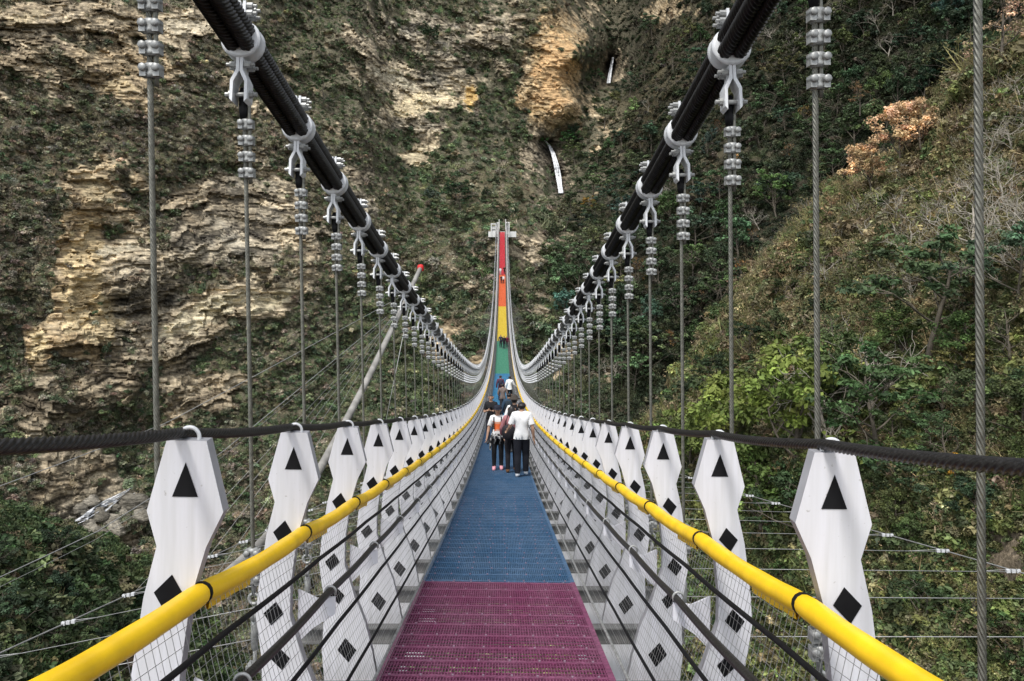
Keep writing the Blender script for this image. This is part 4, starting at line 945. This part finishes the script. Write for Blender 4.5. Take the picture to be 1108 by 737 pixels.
# ground cover as stuff: instanced bushes
def bush(seed, kind):
    g = np.random.default_rng(seed)
    if kind == 'leafy':
        n = 18; th = g.uniform(0, 6.28, n); r = g.uniform(.1, .75, n); c = np.stack([r * np.cos(th), r * np.sin(th), .25 + .65 * g.random(n) * (1.1 - r)], -1)
        return leaves(c, g.uniform(.22, .38, n), 15, .26, .5, .8, seed, .24)
    if kind == 'twiggy':
        n = 46; b = g.normal(0, .25, (n, 3)) * np.array([1, 1, 0]); d = g.normal(0, .55, (n, 3)) + np.array([0, 0, .9]); L = g.uniform(.6, 1.3, n)[:, None]
        e = b + d / np.linalg.norm(d, axis=1)[:, None] * L; w = np.cross(e - b, g.normal(size=(n, 3))); w = w / np.linalg.norm(w, axis=1)[:, None] * .022
        v = np.stack([b - w, b + w, e + w * .4, e - w * .4], 1).reshape(-1, 3); c = np.repeat(np.exp(g.normal(.2, .3, n)), 4)[:, None] * np.array([1.12, 1.08, 1.0])
        v2, q2, c2 = leaves(e[::2], np.full(n // 2 + n % 2, .22), 4, .13, .3, .8, seed, .28)
        return np.concatenate([v, v2]), np.concatenate([np.arange(len(v)).reshape(-1, 4), q2 + len(v)]), np.concatenate([c, c2])
    n = 60; b = g.normal(0, .3, (n, 3)) * np.array([1, 1, 0]); a = g.uniform(0, 6.28, n); d = np.stack([np.cos(a) * .6, np.sin(a) * .6, np.full(n, .8)], -1); L = g.uniform(.5, 1.0, n)[:, None]
    w = np.stack([-np.sin(a), np.cos(a), a * 0], -1) * .035; m = b + d * L * .6; e = b + d * L * .95 + np.array([0, 0, -.28]) * L
    v = np.stack([b - w, b + w, m + w, m - w, m - w, m + w, e + w * .2, e - w * .2], 1).reshape(-1, 3)
    return v, np.arange(len(v)).reshape(-1, 4), np.repeat(np.exp(g.normal(0, .3, n)), 8)[:, None] * np.ones(3)
BUSH = []
for i, k in enumerate(['leafy', 'leafy', 'leafy', 'twiggy', 'twiggy', 'grass']):
    v, q, c = bush(300 + i, k)
    BUSH.append(bpy.data.objects.new('bush_shape', mesh_arrays('bush_shape', v, q, M['leaf_i'], {'vcol': c})))
def ground_cover(name, pts, size, tint, idx):
    me = bpy.data.meshes.new(name); n = len(pts)
    me.vertices.add(n); me.vertices.foreach_set('co', np.ascontiguousarray(pts, np.float32).ravel())
    a = me.attributes.new('size', 'FLOAT', 'POINT'); a.data.foreach_set('value', size.astype(np.float32))
    a = me.attributes.new('idx', 'INT', 'POINT'); a.data.foreach_set('value', idx.astype(np.int32))
    a = me.attributes.new('rot', 'FLOAT_VECTOR', 'POINT'); g = np.random.default_rng(n)
    rv = np.stack([g.normal(.15, .25, n), g.normal(0, .25, n), g.uniform(0, 6.28, n)], -1); a.data.foreach_set('vector', rv.astype(np.float32).ravel())
    a = me.attributes.new('tint', 'FLOAT_COLOR', 'POINT'); c4 = np.ones((n, 4), np.float32); c4[:, :3] = tint; a.data.foreach_set('color', c4.ravel())
    o = link(name, me); tag(o, kind='stuff')
    ng = bpy.data.node_groups.new(name + '_nodes', 'GeometryNodeTree')
    ng.interface.new_socket('Geometry', in_out='INPUT', socket_type='NodeSocketGeometry'); ng.interface.new_socket('Geometry', in_out='OUTPUT', socket_type='NodeSocketGeometry')
    N, L = ng.nodes, ng.links
    gi, go = N.new('NodeGroupInput'), N.new('NodeGroupOutput'); ip = N.new('GeometryNodeInstanceOnPoints'); jn = N.new('GeometryNodeJoinGeometry')
    for b in BUSH[::-1]:
        oi = N.new('GeometryNodeObjectInfo'); oi.inputs['Object'].default_value = b; oi.inputs['As Instance'].default_value = True; L.new(oi.outputs['Geometry'], jn.inputs[0])
    def attr(nm, ty):
        x = N.new('GeometryNodeInputNamedAttribute'); x.data_type = ty; x.inputs['Name'].default_value = nm; return x.outputs['Attribute']
    L.new(gi.outputs[0], ip.inputs['Points']); L.new(jn.outputs[0], ip.inputs['Instance']); ip.inputs['Pick Instance'].default_value = True
    L.new(attr('idx', 'INT'), ip.inputs['Instance Index']); L.new(attr('size', 'FLOAT'), ip.inputs['Scale'])
    e2r = N.new('FunctionNodeEulerToRotation'); L.new(attr('rot', 'FLOAT_VECTOR'), e2r.inputs[0]); L.new(e2r.outputs[0], ip.inputs['Rotation'])
    L.new(ip.outputs[0], go.inputs[0])
    md = o.modifiers.new('cover', 'NODES'); md.node_group = ng
    return o
def pick(weight, n, seed):
    g = np.random.default_rng(seed); w = np.cumsum(weight); return np.searchsorted(w, g.random(n) * w[-1])
def palette(n, cols, wts, seed, k=.28):
    g = np.random.default_rng(seed); c = np.array(cols)[g.choice(len(cols), n, p=np.array(wts) / sum(wts))]
    return np.clip(2.5 * c * np.exp(g.normal(0, k, n))[:, None] * (1 + g.normal(0, .05, (n, 3))), .004, .7)
# far mountainside
dx = np.gradient(xs1)[None, :] * np.ones((ny1, 1)); dy = np.gradient(ys1)[:, None] * np.ones((1, nx1)); cell = (dx * dy).ravel()
vis = (px1 > -90) & (px1 < 1200) & (py1 > -70) & (py1 < 830)
wgt = cell * vis * np.clip(1 - rmask * 1.02 - .25 * cliffy * (nB > .1), 0.012, 1) * (1 + .6 * (px1 < 470))
ii = pick(wgt, 110000, 5)
g = np.random.default_rng(55)
pts = V1[ii] + np.stack([g.normal(0, .4, len(ii)), g.normal(0, .3, len(ii)), g.normal(-.3, .2, len(ii))], -1)
X_, Yp = px1[ii], py1[ii]
brown = smooth01((430 - X_) / 200) * .5 + .22 + .45 * nA[ii]
tA = palette(len(ii), [(.030, .040, .021), (.041, .049, .026), (.052, .057, .032), (.024, .034, .019)], [3, 3, 2, 2], 1)
tB = palette(len(ii), [(.070, .062, .043), (.058, .054, .040), (.092, .082, .062), (.066, .054, .038), (.050, .051, .032)], [3, 3, 1.4, 1.5, 2], 2)
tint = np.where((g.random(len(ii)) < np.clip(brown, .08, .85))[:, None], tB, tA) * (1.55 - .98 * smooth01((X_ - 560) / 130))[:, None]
sz = np.exp(g.normal(0, .33, len(ii))) * 1.3 * (1 - .42 * smooth01((480 - X_) / 80)); idx = g.choice(6, len(ii), p=[.22, .2, .17, .18, .15, .08])
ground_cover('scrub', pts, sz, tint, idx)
# right spur
cell2 = np.gradient(np.unique(x2))[np.searchsorted(np.unique(x2), x2)] * np.gradient(np.unique(y2))[np.searchsorted(np.unique(y2), y2)]
dirt2 = np.exp(-(((x2 - 1095) / 30) ** 2 + ((y2 - 605) / 70) ** 2))
w2 = cell2 * ((e2 > -18) & (x2 < 1230) & (y2 > -80) & (y2 < 860)) * np.clip(1 - 1.1 * dirt2, .04, 1)
ii = pick(w2, 40000, 6); g = np.random.default_rng(66)
pts = V2[ii] + np.stack([g.normal(0, .15, len(ii)), g.normal(0, .15, len(ii)), g.normal(-.12, .08, len(ii))], -1)
X_, Yp = x2[ii], y2[ii]
upper = smooth01((430 - Yp) / 120)                     # dry brown above, greener below
tA = palette(len(ii), [(.056, .066, .024), (.042, .055, .023), (.074, .080, .029), (.031, .043, .018), (.14, .135, .075)], [3, 3, 2, 2, .5], 3)
tB = palette(len(ii), [(.086, .070, .038), (.074, .064, .036), (.102, .085, .052), (.066, .064, .029), (.054, .060, .026)], [3, 3, 1.3, 2.4, 2], 4)
isb = g.random(len(ii)) < np.clip(.32 + .5 * upper, 0, 1); tint = np.where(isb[:, None], tB, tA)
Dn = V2[ii][:, 1]
sz = np.exp(g.normal(0, .35, len(ii))) * np.clip(Dn / 75., .45, 1.2) * .78
idx = np.where(isb, g.choice(6, len(ii), p=[.14, .1, .1, .28, .26, .12]), g.choice(6, len(ii), p=[.28, .26, .24, .04, .03, .15]))
ground_cover('undergrowth', pts, sz, tint, idx)
# near left bank
w3 = (e3 > -18) * (x3 > -90) * (y3 < 860) * 1.
ii = pick(w3 + 0., 5200, 7); g = np.random.default_rng(77)
tint = palette(len(ii), [(.024, .038, .016), (.034, .046, .019), (.046, .052, .025), (.06, .054, .03), (.018, .028, .012)], [3, 3, 1.5, 1, 2], 8)
ground_cover('undergrowth', V3[ii] + np.array([0, 0, -.15]), np.exp(g.normal(0, .3, len(ii))) * .95, tint, g.choice(6, len(ii), p=[.28, .26, .22, .06, .06, .12]))
# ------------------------------------------------------------------ people
M['skin'] = plain('skin', (.42, .25, .17), .55, 0, .08, 8.); M['hair'] = plain('black_hair', (.012, .010, .010), .4, 0, .3, 30.)
_cl = {}
def cloth(col, rough=.85):
    k = tuple(col)
    if k not in _cl: _cl[k] = plain('cloth', col, rough, 0, .14, 9., .35, .2)
    return _cl[k]
def checker(a, b, sc):
    m, N, L, P = new_mat('checked_cloth'); tc = N.new('ShaderNodeTexCoord'); c = N.new('ShaderNodeTexChecker'); c.inputs['Scale'].default_value = sc
    c.inputs['Color1'].default_value = (*a, 1); c.inputs['Color2'].default_value = (*b, 1); L.new(tc.outputs['Object'], c.inputs['Vector']); L.new(c.outputs['Color'], P.inputs['Base Color']); P.inputs['Roughness'].default_value = .9
    return m
def skin_mesh(joints, edges, root):
    me = bpy.data.meshes.new('body'); me.from_pydata([j[0] for j in joints], edges, []); me.update()
    o = bpy.data.objects.new('body_tmp', me); COL.objects.link(o)
    sk = o.modifiers.new('skin', 'SKIN'); sk.use_smooth_shade = True
    for i, j in enumerate(joints):
        r = j[1] if isinstance(j[1], tuple) else (j[1], j[1])
        me.skin_vertices[0].data[i].radius = r; me.skin_vertices[0].data[i].use_root = (i == root)
    sb = o.modifiers.new('sub', 'SUBSURF'); sb.levels = 2
    dg = bpy.context.evaluated_depsgraph_get(); out = bpy.data.meshes.new_from_object(o.evaluated_get(dg))
    bpy.data.objects.remove(o); return out
def person(label, px, Y, facing, h, spec, arms, stride=.12, lean=0., side_x=None):
    """facing 0 looks up the bridge away from the viewer, 180 towards him; built facing +y"""
    k = h / 1.70
    X = (px - CX) * Y / F if side_x is None else side_x
    J, E, bone = [], [], []
    def jn(p, r, parent=None):
        J.append((tuple(c * k for c in p), r * k)); i = len(J) - 1
        if parent is not None: E.append((parent, i))
        return i
    ly = lambda z: lean * max(0, z - .9)
    slim = spec.get('slim', 1.)
    pel = jn((0, 0, .93), .118 * slim); bel = jn((0, ly(1.08), 1.08), .112 * slim, pel); che = jn((0, ly(1.25) + .005, 1.25), .132 * slim, bel); up_ = jn((0, ly(1.38), 1.38), .115 * slim, che)
    nk = jn((0, ly(1.47) + .01, 1.465), .058, up_); nk2 = jn((0, ly(1.51) + .018, 1.515), .054, nk); hd = jn((0, ly(1.56) + .028, 1.565), .078, nk2); hm = jn((0, ly(1.62) + .022, 1.62), .094, hd); jn((0, ly(1.67) + .01, 1.665), .072, hm)
    bones = {'torso': [(pel, up_)], 'head': [(nk2, hm + 1)], 'neck': [(up_, nk2)], 'uarm': [], 'farm': [], 'hand': [], 'thigh': [], 'shin': [], 'foot': []}
    for sx, key in ((-1, 'l'), (1, 'r')):
        el, wr = arms[key]
        s = jn((sx * .165 * slim, ly(1.39), 1.395), .062, up_); e = jn((sx * el[0], el[1] + ly(el[2]), el[2]), .043, s); m_ = jn(tuple((a + b) / 2 for a, b in zip((sx * el[0], el[1] + ly(el[2]), el[2]), (sx * wr[0], wr[1], wr[2]))), .038, e); w_ = jn((sx * wr[0], wr[1], wr[2]), .028, m_)
        dv = np.array([sx * (wr[0] - el[0]), wr[1] - el[1], wr[2] - el[2]]); dv /= np.linalg.norm(dv); wv = np.array([sx * wr[0], wr[1], wr[2]])
        ac = np.cross(dv, [sx, 0, .2]); ac /= np.linalg.norm(ac); th = np.cross(ac, dv)
        pm = jn(tuple(wv + dv * .06), .033, w_)
        if spec.get('fingers'):
            for q, ln in enumerate((.078, .088, .082, .062)):
                o_ = ac * (.024 - .016 * q); a1 = jn(tuple(wv + dv * .095 + o_), .0105, pm); a2 = jn(tuple(wv + dv * (.095 + ln * .55) + o_ * 1.1 + th * .012), .0095, a1); jn(tuple(wv + dv * (.095 + ln * .9) + o_ * 1.05 + th * .035), .008, a2)
            t1 = jn(tuple(wv + dv * .055 + ac * .04 + th * .012), .0115, pm); jn(tuple(wv + dv * .095 + ac * .052 + th * .03), .009, t1)
        bones['uarm'].append((s, e)); bones['farm'] += [(e, m_), (m_, w_)]; bones['hand'].append((w_, pm))
        fy = sx * stride
        hp = jn((sx * .085, 0, .87), .098 * slim, pel); kn = jn((sx * .095, fy * .55 + .03, .49), .063 * slim, hp); cf = jn((sx * .095, fy * .75 - .01, .34), .056, kn); an = jn((sx * .095, fy - .02, .085), .041, cf); hl = jn((sx * .095, fy - .05, .04), .036, an); to = jn((sx * .105, fy + .11, .03), .034, an)
        bones['thigh'].append((hp, kn)); bones['shin'] += [(kn, cf), (cf, an)]; bones['foot'].append((an, to)); bones['foot'].append((an, hl))
    me = skin_mesh(J, E, pel)
    n = len(me.vertices); v = np.zeros(n * 3); me.vertices.foreach_get('co', v); v = v.reshape(-1, 3)
    P_ = np.array([j[0] for j in J]); names = list(bones)
    def seg_d(p, a, b):
        ab = b - a; t = np.clip(((p - a) @ ab) / (ab @ ab), 0, 1); return np.linalg.norm(p - a - t[:, None] * ab, axis=1)
    fc = np.array([v[list(p.vertices)].mean(0) for p in me.polygons])
    rad = {'torso': .115, 'head': .085, 'neck': .055, 'uarm': .05, 'farm': .037, 'hand': .035, 'thigh': .078, 'shin': .05, 'foot': .038}
    ds = np.stack([np.min([seg_d(fc, P_[a], P_[b]) for a, b in bones[nm]], 0) - rad[nm] * k for nm in names]); lab = np.array(names)[ds.argmin(0)]
    # flatten the trunk front to back
    tv = (v[:, 2] > .8 * k) & (v[:, 2] < 1.45 * k) & (np.abs(v[:, 0]) < .2 * k)
    root = thing('person', label, 'person', P3(X, Y, .006)); root.rotation_euler = (0, 0, R(facing))
    me.vertices.foreach_set('co', v.ravel()); me.materials.clear(); me.materials.append(spec.get('skin', M['skin']))
    me.name = 'body'; bo = link('body', me, root)
    nr = np.zeros(n * 3); me.vertices.foreach_get('normal', nr); nr = nr.reshape(-1, 3)
    polys = [tuple(p.vertices) for p in me.polygons]
    z = fc[:, 2] / k; yy = fc[:, 1] / k - lean * np.maximum(0, z - .9); xx = fc[:, 0] / k
    def garment(name, sel, mats, off, extra=None, mi=None):
        ids = np.nonzero(sel)[0]
        if not len(ids): return
        used, inv = np.unique([i for f in ids for i in polys[f]], return_inverse=True); V = v[used] + nr[used] * off * k
        if extra is not None: V = extra(V)
        m2 = bpy.data.meshes.new(name); it = iter(inv); m2.from_pydata(V.tolist(), [], [tuple(int(next(it)) for _ in polys[f]) for f in ids])
        for a in (mats if isinstance(mats, list) else [mats]): m2.materials.append(a)
        if mi is not None: m2.polygons.foreach_set('material_index', mi[ids].astype(np.int32))
        m2.polygons.foreach_set('use_smooth', [True] * len(ids)); m2.update()
        return link(name, m2, root)
    torso = (lab == 'torso') | ((lab == 'neck') & (z < 1.43))
    top = (torso & (z > spec.get('hem', .88))) | (lab == 'uarm') | ((lab == 'thigh') & (z > spec.get('hem', .88)))
    if spec.get('sleeves') == 'long': top |= (lab == 'farm')
    if spec.get('sleeves') == 'short': top &= ~((lab == 'uarm') & (z < 1.20) & (np.abs(xx) > .19))
    legs = (lab == 'thigh') | ((lab == 'shin') & (z > .11)) | ((lab == 'torso') & (z < .93))
    mi = None; tm = cloth(spec['top'])
    if spec.get('print'):
        mi = ((yy > .06) & (np.abs(xx) < .105) & (z > 1.06) & (z < 1.33)).astype(int); mi = mi * (1 + ((z * 17) % 1 > .6)); tm = [tm, cloth((.78, .16, .05)), cloth((.62, .30, .20))]
    if spec.get('vest'):
        mi = (lab != 'torso').astype(int); tm = [tm, cloth((.70, .70, .70))]
    if spec.get('pants_lo') == 'short': legs &= z > .52
    garment('trousers', legs, cloth(spec['legs']), spec.get('loose', .012))
    def hem(V):
        q = (np.abs(V[:, 0]) < .2 * k) & (V[:, 2] < (spec.get('hem', .88) + .06) * k); V[q, 2] = (spec.get('hem', .88) - .015) * k; return V
    garment('top', top, tm, max(.019, spec.get('loose', .012) + .007), hem, mi)
    garment('shoes', (lab == 'foot') | ((lab == 'shin') & (z < .11)), cloth(spec['shoes'], .6), .012)
    hair = ((lab == 'head') & ((z > 1.655) | ((yy < .022) & (z > 1.55)) | ((yy < .05) & (z > 1.625)) | (z > 1.69)))
    garment('hair', hair, spec.get('haircol', M['hair']), .014)
    bx = lambda c, r, nm, mt, mm=8: None
    def blob(nm, mt, c, r, seed=0, parent=root):
        th = np.linspace(0, math.pi, 9); ph = np.linspace(0, 2 * math.pi, 13)[:-1]; q = np.array([[math.sin(a) * math.cos(b), math.sin(a) * math.sin(b), math.cos(a)] for a in th for b in ph])
        q = q * (1 + .10 * fbm(q * 1.7 + seed, 2, seed))[:, None] * np.array(r) * k + np.array(c) * k
        f = [(i * 12 + j, (i + 1) * 12 + j, (i + 1) * 12 + (j + 1) % 12, i * 12 + (j + 1) % 12) for i in range(8) for j in range(12)]
        mb = MB(); mb.add(q, f, 0, True); return mb.build(nm, mt, parent)
    hz, hy_ = 1.62, .022 + lean * .72
    for sx in (-1, 1): blob('ear', M['skin'], (sx * .093, hy_ - .005, 1.615), (.012, .022, .034))
    if spec.get('face'):
        for sx in (-1, 1): blob('eye', M['hair'], (sx * .034, hy_ + .086, 1.622), (.014, .012, .007)); blob('brow', M['hair'], (sx * .034, hy_ + .090, 1.648), (.020, .008, .005))
        blob('nose', M['skin'], (0, hy_ + .098, 1.592), (.014, .018, .024)); blob('mouth', cloth((.40, .12, .10)), (0, hy_ + .088, 1.553), (.024, .010, .007))
    if spec.get('long_hair'): blob('hair', M['hair'], (0, hy_ - .055, 1.50), (.10, .065, .20), 5)
    if spec.get('cap'):
        mb = MB(); mb.lathe([(.112 * k, 0), (.113 * k, .03 * k), (.095 * k, .07 * k), (.05 * k, .092 * k), (.005, .096 * k)], (0, hy_ * k, 1.655 * k), 16)
        mb.add([((a * .1) * k, (hy_ + .085 + b * .11 * math.sqrt(1 - (a * .85) ** 2)) * k, (1.668 - .02 * b) * k) for a in (-1, -.5, 0, .5, 1) for b in (0, 1)], [(2 * i, 2 * i + 2, 2 * i + 3, 2 * i + 1) for i in range(4)])
        mb.build('cap', cloth(spec['cap']), root)
    if spec.get('hat'):
        mb = MB(); mb.lathe([(.20 * k, -.006), (.20 * k, .004), (.115 * k, .02 * k), (.105 * k, .09 * k), (.07 * k, .115 * k), (.005, .118 * k)], (0, hy_ * k, 1.665 * k), 18); mb.build('hat', cloth(spec['hat']), root)
    if spec.get('straps'):
        for sx in (-1, 1):
            mb = MB(); mb.tube([(sx * .10 * k, .13 * k, 1.12 * k), (sx * .105 * k, .155 * k, 1.28 * k), (sx * .10 * k, .09 * k, 1.43 * k), (sx * .10 * k, -.10 * k, 1.42 * k)], .017 * k, 6, up=(1, 0, 0)); mb.build('strap', M['black'], root)
    if spec.get('tied'):
        mb = MB(); th = np.linspace(0, 2 * math.pi, 25)[:-1]; V = []
        for lv, (rr, zz) in enumerate(((.150, 1.0), (.172, .93), (.195, .80), (.215, .66))):
            for t in th: 
                ff = 1.25 if abs(math.cos(t)) > .72 else (1 if math.sin(t) < 0 else .25)
                V.append(((rr + .014 * math.sin(5 * t + lv)) * math.cos(t) * k * 1.05, (rr * .8 + .012 * math.cos(4 * t)) * math.sin(t) * k, (1.0 - (1.0 - zz) * (ff if lv else 1) * (1 + .12 * math.sin(3 * t))) * k))
        mb.add(V, [(i * 24 + j, i * 24 + (j + 1) % 24, (i + 1) * 24 + (j + 1) % 24, (i + 1) * 24 + j) for i in range(3) for j in range(24)], 0, True)
        for sx in (-1, 1): mb.tube([(sx * .02 * k, .135 * k, .99 * k), (sx * .06 * k, .17 * k, .90 * k), (sx * .075 * k, .165 * k, .74 * k)], .028 * k, 7, up=(1, 0, 0))
        mb.build('tied_shirt', checker((.30, .30, .30), (.010, .010, .012), 15.), root)
    if spec.get('pack'): 
        mb = MB(); mb.lathe([(.06 * k, -.20 * k), (.13 * k, -.18 * k), (.15 * k, 0), (.13 * k, .17 * k), (.05 * k, .20 * k)], (0, 0, 0), 12)
        o = mb.build('backpack', cloth(spec['pack']), root); o.location = (0, (-.19 + lean * .3) * k, 1.22 * k); o.scale = (1, .62, 1)
    return root
def arm(ex, ey, ez, wx_, wy_, wz_): return ((ex, ey, ez), (wx_, wy_, wz_))
HANG = arm(.25, -.02, 1.12, .27, .06, .88)
person('person in white T-shirt and black trousers walking away on the right of the walkway', 564.5, 17.5, 0, 1.70, dict(top=(.70, .70, .70), legs=(.010, .011, .016), shoes=(.75, .75, .75), sleeves='short', loose=.024, fingers=1), dict(l=arm(.26, .03, 1.14, .31, .20, 1.02), r=arm(.25, -.06, 1.11, .27, .02, .87)), .10)
person('person in cap and orange print T-shirt, checked shirt round the waist, facing the viewer', 538.5, 18.9, 180, 1.56, dict(top=(.70, .69, .68), legs=(.010, .010, .012), shoes=(.70, .32, .36), sleeves='short', print=1, cap=(.018, .02, .03), straps=1, tied=1, face=1, slim=.9, fingers=1, pack=(.02, .02, .025), long_hair=1), dict(l=arm(.23, -.02, 1.12, .19, .10, .95), r=arm(.24, -.02, 1.12, .28, .04, .90)), .03)
person('person with long black hair and pinkish sleeves between the cap wearer and white T-shirt', 553.5, 18.4, 0, 1.58, dict(top=(.30, .13, .14), legs=(.012, .011, .014), shoes=(.20, .10, .05), sleeves='long', long_hair=1, slim=.95), dict(l=arm(.25, .0, 1.14, .26, .12, .98), r=arm(.22, 0, 1.12, .22, .1, .95)), .10)
person('person in black T-shirt looking down at a phone by the left railing', 531.3, 27., 170, 1.72, dict(top=(.016, .016, .018), legs=(.03, .03, .04), shoes=(.05, .05, .05), sleeves='short', face=1, fingers=1), dict(l=arm(.23, .04, 1.10, .06, .26, 1.20), r=arm(.23, .04, 1.10, .07, .25, 1.20)), .02)
person('person in broad brimmed hat and black vest over white sleeves walking away', 556.5, 24., 0, 1.70, dict(top=(.012, .012, .014), legs=(.02, .02, .024), shoes=(.1, .1, .1), sleeves='long', vest=1, hat=(.05, .042, .035)), dict(l=arm(.27, .0, 1.12, .30, .10, .92), r=HANG), .1)
person('person in dark blue jacket walking just behind the hat wearer', 550.8, 30., 0, 1.72, dict(top=(.03, .055, .09), legs=(.02, .022, .03), shoes=(.06, .06, .06), sleeves='long', pack=(.02, .03, .04)), dict(l=HANG, r=HANG), .1)
person('person in grey brown top with black hair walking mid bridge', 544.0, 42., 0, 1.70, dict(top=(.17, .135, .12), legs=(.03, .03, .035), shoes=(.05, .05, .05), sleeves='short'), dict(l=arm(.26, .04, 1.14, .2, .2, 1.0), r=HANG), .12)
person('person in purple jacket ahead of the grey brown top', 541.5, 52., 0, 1.68, dict(top=(.10, .04, .07), legs=(.02, .025, .06), shoes=(.05, .05, .05), sleeves='long', pack=(.03, .03, .05)), dict(l=HANG, r=HANG), .12)
person('person in white shirt and black trousers leaning towards the right rail, mid bridge', 551.3, 50., -15, 1.74, dict(top=(.72, .72, .70), legs=(.012, .012, .014), shoes=(.05, .05, .05), sleeves='long'), dict(l=HANG, r=arm(.27, .1, 1.14, .36, .28, 1.02)), .1, .12)
person('leftmost of three tiny dark walkers where yellow meets green', 541.8, 98., 180, 1.70, dict(top=(.03, .04, .06), legs=(.02, .02, .03), shoes=(.1, .1, .1), sleeves='long'), dict(l=HANG, r=HANG), .1)
person('middle one of three tiny walkers where yellow meets green, with black top', 545.4, 97., 180, 1.66, dict(top=(.015, .015, .018), legs=(.02, .02, .03), shoes=(.1, .1, .1), sleeves='long'), dict(l=HANG, r=HANG), .1)
person('rightmost of three tiny walkers where yellow meets green, in reddish top', 548.6, 97.5, 180, 1.62, dict(top=(.12, .02, .04), legs=(.10, .09, .10), shoes=(.3, .3, .3), sleeves='long'), dict(l=HANG, r=HANG), .1)
person('tiny dark walker on the orange section, left of the pair', 542.4, 164., 180, 1.66, dict(top=(.02, .02, .03), legs=(.02, .02, .03), shoes=(.1, .1, .1)), dict(l=HANG, r=HANG), .1)
person('tiny white topped walker on the orange section, right of the pair', 544.7, 164., 180, 1.70, dict(top=(.7, .7, .7), legs=(.02, .02, .03), shoes=(.1, .1, .1)), dict(l=HANG, r=HANG), .1)
person('tiny white clad walker where red meets orange', 541.5, 173., 180, 1.66, dict(top=(.7, .7, .72), legs=(.4, .4, .4), shoes=(.1, .1, .1)), dict(l=HANG, r=HANG), .1)
person('tiny black clad walker where red meets orange', 545.8, 174., 180, 1.70, dict(top=(.02, .02, .02), legs=(.02, .02, .03), shoes=(.1, .1, .1)), dict(l=HANG, r=HANG), .1)
# things the walkers hold
mb = MB(); mb.lathe([(.05, -.17), (.13, -.15), (.16, -.02), (.15, .10), (.10, .16), (.02, .18)], (0, 0, 0), 14)
for a in (-1, 1): mb.tube([(a * .07, 0, .12), (a * .06, 0, .26), (a * .015, 0, .40)], .011, 6, up=(0, 1, 0))
bag = mb.build('shoulder_bag', cloth((.022, .02, .024), .6), None, P3((550.3 - CX) * 18.1 / F, 18.1, .98)); bag.scale = (1, .55, 1); tag(bag, 'dark round shoulder bag carried between the cap wearer and the white T-shirt', 'bag')
mb = MB(); mb.box((0, 0, 0), (.07, .012, .14)); mb.box((0, .0075, .0), (.062, .002, .13), mat=1)
ph = mb.build('phone', [M['black'], plain('phone_glass', (.03, .03, .04), .1)], None, P3((531.3 - CX) * 27 / F, 26.66, 1.255)); ph.rotation_euler = (R(35), 0, 0); tag(ph, 'black phone held by the person at the left railing', 'phone')
# ------------------------------------------------------------------ light
w = bpy.data.worlds.new('World'); scene.world = w; w.use_nodes = True
N, L = w.node_tree.nodes, w.node_tree.links
sky = N.new('ShaderNodeTexSky'); sky.sky_type = 'NISHITA'; sky.sun_disc = False
SUN_EL, SUN_AZ = 58., 205.              # high, behind the camera and a little to the left, through thin cloud
sky.sun_elevation = R(SUN_EL); sky.sun_rotation = R(SUN_AZ)
hs = N.new('ShaderNodeHueSaturation'); hs.inputs['Saturation'].default_value = .28
L.new(sky.outputs['Color'], hs.inputs['Color']); L.new(hs.outputs['Color'], N['Background'].inputs['Color'])
N['Background'].inputs['Strength'].default_value = .115
sd = bpy.data.lights.new('sun', 'SUN'); sd.energy = 1.5; sd.angle = R(11); sd.color = (1, .965, .92)
so = bpy.data.objects.new('sun', sd); COL.objects.link(so)
a = R(SUN_AZ); d = Vector((math.sin(a) * math.cos(R(SUN_EL)), math.cos(a) * math.cos(R(SUN_EL)), math.sin(R(SUN_EL))))
so.rotation_euler = d.to_track_quat('Z', 'Y').to_euler()
vs = scene.view_settings; vs.view_transform = 'Standard'; vs.look = 'None'; vs.gamma = 1; vs.use_curve_mapping = False; vs.exposure = 1.18
cy = scene.cycles
cy.max_bounces = 5; cy.diffuse_bounces = 3; cy.glossy_bounces = 2; cy.transmission_bounces = 3; cy.transparent_max_bounces = 4
cy.caustics_reflective = False; cy.caustics_refractive = False
